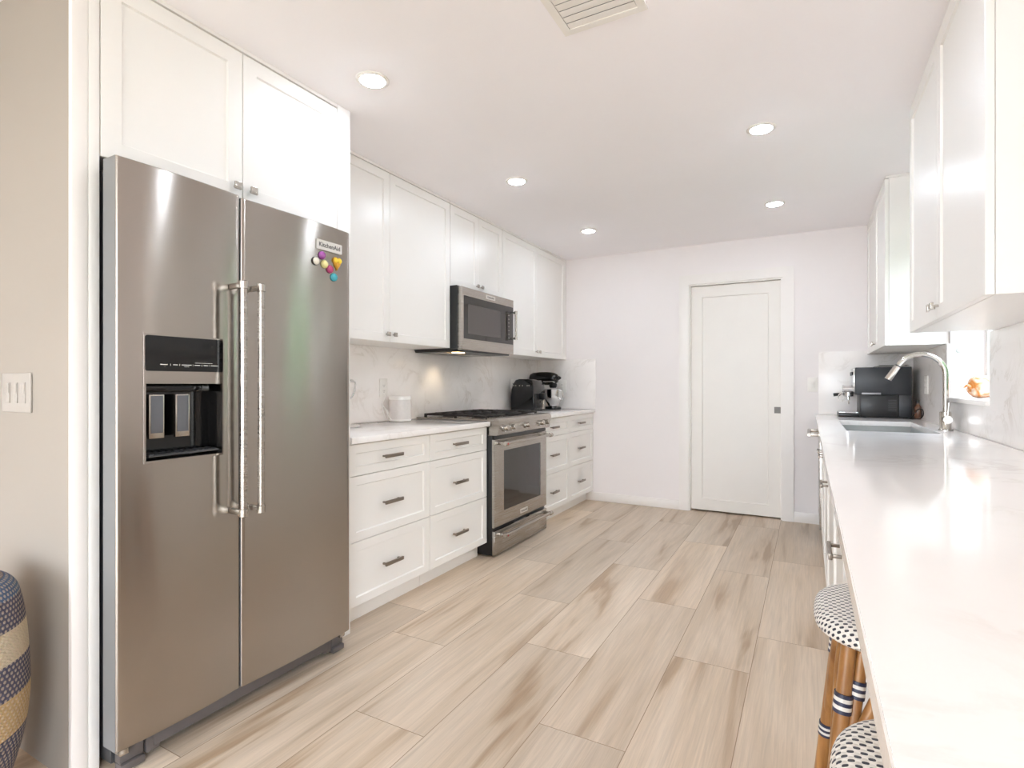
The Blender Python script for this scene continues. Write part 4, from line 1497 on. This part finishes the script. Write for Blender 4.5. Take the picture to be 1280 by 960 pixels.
t = thing('ceiling_vent', (-.627, 1.68, CEIL), 'white square louvered air vent in the ceiling', 'vent')
VX0, VX1, VY0, VY1 = -.777, -.477, 1.53, 1.832
bm = B()
plate(bm, [VX0, VX0 + .028, VX1 - .028, VX1], [VY0, VY0 + .028, VY1 - .028, VY1], CEIL - .009, CEIL - .0005, lambda u, v, q: (u, v, q),
      lambda u, v: VX0 + .028 < u < VX1 - .028 and VY0 + .028 < v < VY1 - .028)
obj('frame', bm, M_WPLASTIC, t)
bm = B(); box(bm, VX0 + .029, VX1 - .029, VY0 + .029, VY1 - .029, CEIL - .0018, CEIL - .0006)
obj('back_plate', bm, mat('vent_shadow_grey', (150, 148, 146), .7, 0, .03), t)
for k in range(7):
    yc = VY1 - .045 - k * .0345
    bm = B()
    q = [(yc - .0155, CEIL - .0075), (yc - .0155, CEIL - .0090), (yc + .0165, CEIL - .0068), (yc + .0165, CEIL - .0053)]
    a = [bm.verts.new((VX0 + .03, y, z)) for y, z in q]
    b = [bm.verts.new((VX1 - .03, y, z)) for y, z in q]
    for i in range(4):
        bm.faces.new((a[i], a[(i + 1) % 4], b[(i + 1) % 4], b[i]))
    bm.faces.new(a); bm.faces.new(b[::-1])
    obj('louver', bm, M_WPLASTIC, t)

# ------------------------------------------------------------------ rattan stools
def weave_mat():
    m = mat('woven_seat', (232, 228, 220), .45, 0, 0)
    n, L = m.node_tree.nodes, m.node_tree.links
    p = n['Principled BSDF']
    uv = n.new('ShaderNodeUVMap')
    sc = n.new('ShaderNodeSeparateXYZ'); L.new(uv.outputs[0], sc.inputs[0])

    def op(k, a, b=None, c=None):
        q = n.new('ShaderNodeMath'); q.operation = k
        for i, v in enumerate((a, b, c)):
            if v is None: continue
            if isinstance(v, (int, float)): q.inputs[i].default_value = v
            else: L.new(v, q.inputs[i])
        return q.outputs[0]
    u = op('DIVIDE', sc.outputs[0], .0165)
    v = op('DIVIDE', sc.outputs[1], .0105)
    rowi = op('FLOOR', v)
    off = op('MULTIPLY', op('MODULO', op('ABSOLUTE', rowi), 2.0), .5)
    fu = op('SUBTRACT', op('FRACT', op('ADD', u, off)), .5)
    fv = op('SUBTRACT', op('FRACT', v), .5)
    du = op('POWER', op('ABSOLUTE', op('DIVIDE', fu, .27)), 3.0)
    dv = op('POWER', op('ABSOLUTE', op('DIVIDE', fv, .30)), 3.0)
    dot = op('LESS_THAN', op('ADD', du, dv), 1.0)
    mx = n.new('ShaderNodeMix'); mx.data_type = 'RGBA'
    mx.inputs[6].default_value = lin((230, 226, 219)) + (1,)
    mx.inputs[7].default_value = lin((40, 42, 54)) + (1,)
    L.new(dot, mx.inputs[0]); L.new(mx.outputs[2], p.inputs['Base Color'])
    hgt = op('MULTIPLY', op('COSINE', op('MULTIPLY', fu, 6.28)), op('COSINE', op('MULTIPLY', fv, 6.28)))
    b = n.new('ShaderNodeBump'); b.inputs['Strength'].default_value = .5; b.inputs['Distance'].default_value = .002
    L.new(hgt, b.inputs['Height']); L.new(b.outputs[0], p.inputs['Normal'])
    return m


def rattan_mat():
    m = mat('honey_rattan', (178, 120, 58), .32, 0, 0, coat=.3)
    n, L = m.node_tree.nodes, m.node_tree.links
    t_ = n.new('ShaderNodeTexCoord'); mp = n.new('ShaderNodeMapping'); mp.inputs['Scale'].default_value = (40, 40, 5)
    z = n.new('ShaderNodeTexNoise'); z.inputs['Scale'].default_value = 1; z.inputs['Detail'].default_value = 5
    r = n.new('ShaderNodeValToRGB')
    r.color_ramp.elements[0].position = .3; r.color_ramp.elements[0].color = lin((124, 80, 38)) + (1,)
    r.color_ramp.elements[1].position = .7; r.color_ramp.elements[1].color = lin((186, 136, 80)) + (1,)
    L.new(t_.outputs['Object'], mp.inputs[0]); L.new(mp.outputs[0], z.inputs['Vector']); L.new(z.outputs[0], r.inputs[0])
    L.new(r.outputs[0], n['Principled BSDF'].inputs['Base Color'])
    return m


M_WEAVE = weave_mat()
M_RATTAN = rattan_mat()
M_NAVY = mat('navy_binding', (44, 48, 72), .4, 0, .05)
M_CREAM = mat('white_binding', (222, 220, 214), .4, 0, .03)


def seat_mesh(cx, cy, zt, r, th, sup=2.9):
    bm = B()
    uvl = bm.loops.layers.uv.new('UVMap')
    seg = 64
    prof = []       # (radius, z, arc length)
    for k in range(10):
        q = k / 9 * (r - .035)
        prof.append((q, zt - .012 * (q / r) ** 2))
    z0 = prof[-1][1]
    for k in range(1, 9):
        a = k / 8 * PI / 2
        prof.append((r - .035 + .035 * math.sin(a), z0 - .03 * (1 - math.cos(a))))
    prof.append((r - .001, zt - th * .85)); prof.append((r - .012, zt - th)); prof.append((r - .05, zt - th)); prof.append((.002, zt - th))
    arc = [0.0]
    for p0, p1 in zip(prof, prof[1:]):
        arc.append(arc[-1] + math.hypot(p1[0] - p0[0], p1[1] - p0[1]))
    rings = []
    for (q, z), s in zip(prof, arc):
        ring = []
        for k in range(seg):
            a = 2 * PI * k / seg
            ca, sa = math.cos(a), math.sin(a)
            f = (abs(ca) ** sup + abs(sa) ** sup) ** (-1 / sup)
            qq = max(q, .0005)
            ring.append((bm.verts.new((cx + qq * f * ca, cy + qq * f * sa, z)), (s * f * ca, s * f * sa)))
        rings.append(ring)
    for a, b in zip(rings, rings[1:]):
        for k in range(seg):
            qs = (a[k], a[(k + 1) % seg], b[(k + 1) % seg], b[k])
            f = bm.faces.new([x[0] for x in qs])
            for lp, x in zip(f.loops, qs):
                lp[uvl].uv = x[1]
    bm.faces.new([x[0] for x in rings[0]]); bm.faces.new([x[0] for x in rings[-1]][::-1])
    return bm


def band(bm, P, t0, width, r, mi_seq):
    """striped wrap round a straight pole P=(p0,p1) at fraction t0"""
    p0, p1 = Vector(P[0]), Vector(P[1])
    d = (p1 - p0).normalized()
    c = p0.lerp(p1, t0)
    n = len(mi_seq)
    for k, mi in enumerate(mi_seq):
        a = c + d * (width * (k / n - .5)); b = c + d * (width * ((k + 1) / n - .5))
        cyl(bm, a, b, r, seg=20, mi=mi)
    return bm


def stool(cx, cy, label):
    t = thing('counter_stool', (cx, cy, 0), label, 'stool')
    zt, r = .665, .19
    obj('seat', seat_mesh(cx, cy, zt, r, .05), M_WEAVE, t, 60)
    stripes = (0, 1, 0, 1, 0)
    tops, bots = {}, {}
    for sx in (-1, 1):
        for sy in (-1, 1):
            top = (cx + sx * .125, cy + sy * .13, zt - .048)
            bot = (cx + sx * .185, cy + sy * .195, .0005)
            tops[sx, sy], bots[sx, sy] = Vector(top), Vector(bot)
            bm = B()
            tube(bm, [top, Vector(top).lerp(Vector(bot), .5), bot], [.0145, .0155, .016], 16)
            # twin cane on the inside of the pole
            t2 = Vector(top) + Vector((-sx * .026, -sy * .012, 0)); b2 = Vector(bot) + Vector((-sx * .027, -sy * .006, .12))
            tube(bm, [t2, b2], .0125, 14)
            lg = obj('leg', bm, M_RATTAN, t)
            for pole, tt, wd, rr in (((top, bot), .20, .04, .0178), ((top, bot), .58, .034, .0178), ((top, bot), .86, .034, .0178), ((t2, b2), .19, .036, .0152)):
                bm = band(B(), pole, tt, wd, rr, stripes)
                obj('binding', bm, [M_NAVY, M_CREAM], lg)['label'] = 'navy and white striped binding'
    # arched braces on each side and a foot ring
    for (a, b) in (((-1, -1), (-1, 1)), ((1, -1), (1, 1)), ((-1, -1), (1, -1)), ((-1, 1), (1, 1))):
        pa = tops[a].lerp(bots[a], .52); pb = tops[b].lerp(bots[b], .52)
        m_ = (tops[a] + tops[b]) / 2
        bm = B()
        tube(bm, smooth_path([pa, pa.lerp(m_, .55) + Vector((0, 0, .06)), m_ + Vector((0, 0, -.02)), pb.lerp(m_, .55) + Vector((0, 0, .06)), pb], 8), .0115, 14)
        obj('arched_brace', bm, M_RATTAN, t)
        pa = tops[a].lerp(bots[a], .8); pb = tops[b].lerp(bots[b], .8)
        bm = B(); tube(bm, [pa, pb], .0135, 14)
        obj('foot_rail', bm, M_RATTAN, t)
    return t


stool(.200, 1.485, 'farther rattan counter stool with black-dotted white woven seat')
stool(.215, .85, 'nearest rattan counter stool at the bottom edge of the photo')

# ------------------------------------------------------------------ braided pouf
def pouf_mat():
    m = mat('braided_jute', (200, 180, 150), .85, 0, 0)
    n, L = m.node_tree.nodes, m.node_tree.links
    p = n['Principled BSDF']
    uv = n.new('ShaderNodeUVMap'); sc = n.new('ShaderNodeSeparateXYZ'); L.new(uv.outputs[0], sc.inputs[0])
    r = n.new('ShaderNodeValToRGB'); r.color_ramp.interpolation = 'CONSTANT'
    blue, navy, cream, gold = (92, 112, 142), (92, 88, 104), (222, 204, 172), (208, 176, 126)
    stops = [(0, navy), (.05, cream), (.08, blue), (.14, navy), (.21, blue), (.28, navy), (.375, cream), (.475, navy), (.585, gold), (.71, navy)]
    e = r.color_ramp.elements
    e[0].position = 0; e[0].color = lin(stops[0][1]) + (1,)
    e[1].position = stops[1][0]; e[1].color = lin(stops[1][1]) + (1,)
    for s, c in stops[2:]:
        k = e.new(s); k.color = lin(c) + (1,)
    L.new(sc.outputs[1], r.inputs[0])
    # flecks of the braid
    def op(k, a, b=None):
        q = n.new('ShaderNodeMath'); q.operation = k
        for i, v in enumerate((a, b)):
            if v is None: continue
            if isinstance(v, (int, float)): q.inputs[i].default_value = v
            else: L.new(v, q.inputs[i])
        return q.outputs[0]
    v = op('MULTIPLY', sc.outputs[1], 66.0)
    row = op('FLOOR', v)
    u = op('ADD', op('MULTIPLY', sc.outputs[0], 96.0), op('MULTIPLY', row, .5))
    fu = op('SUBTRACT', op('FRACT', u), .5); fv = op('SUBTRACT', op('FRACT', v), .5)
    d = op('ADD', op('POWER', op('ABSOLUTE', op('DIVIDE', fu, .30)), 2.0), op('POWER', op('ABSOLUTE', op('DIVIDE', fv, .34)), 2.0))
    fle = op('MULTIPLY', op('LESS_THAN', d, 1.0), .55)
    mx = n.new('ShaderNodeMix'); mx.data_type = 'RGBA'
    mx.inputs[7].default_value = lin((226, 206, 180)) + (1,)
    L.new(fle, mx.inputs[0]); L.new(r.outputs[0], mx.inputs[6]); L.new(mx.outputs[2], p.inputs['Base Color'])
    b = n.new('ShaderNodeBump'); b.inputs['Strength'].default_value = .9; b.inputs['Distance'].default_value = .006
    L.new(op('MULTIPLY', op('COSINE', op('MULTIPLY', fv, 6.28)), op('COSINE', op('MULTIPLY', fu, 6.28))), b.inputs['Height'])
    L.new(b.outputs[0], p.inputs['Normal'])
    return m


PCX, PCY, PR, PH = -2.043, .493, .232, .645
bm = B()
uvl = bm.loops.layers.uv.new('UVMap')
prof = [(.002, 1.0), (.25, 1.0), (.5, .995), (.68, .985), (.8, .965), (.87, .935), (.91, .89), (.95, .8), (.98, .68), (1.0, .52), (.985, .4), (.935, .27), (.83, .13), (.71, .04), (.62, .008), (.45, .0015), (.002, .0015)]
pp = smooth_path([(a, b, 0) for a, b in prof], 4)
arc = [0.0]
for a, b in zip(pp, pp[1:]):
    arc.append(arc[-1] + math.hypot((b[0] - a[0]) * PR, (b[1] - a[1]) * PH))
vis = arc[14 * 4]
seg = 64
rings = [[bm.verts.new((PCX + max(q.x, .001) * PR * math.cos(2 * PI * k / seg), PCY + max(q.x, .001) * PR * math.sin(2 * PI * k / seg), max(q.y, .0008) * PH)) for k in range(seg)] for q in pp]
for i in range(len(rings) - 1):
    for k in range(seg):
        f = bm.faces.new((rings[i][k], rings[i][(k + 1) % seg], rings[i + 1][(k + 1) % seg], rings[i + 1][k]))
        us = (k / seg, (k + 1) / seg, (k + 1) / seg, k / seg)
        vs_ = (arc[i], arc[i], arc[i + 1], arc[i + 1])
        for lp, uu, vv in zip(f.loops, us, vs_):
            lp[uvl].uv = (uu, min(vv / vis, .999))
bm.faces.new(rings[0]); bm.faces.new(rings[-1][::-1])
tag(obj('braided_pouf', bm, pouf_mat(), None, 60), 'navy and cream striped braided pouf against the beige wall', 'pouf')
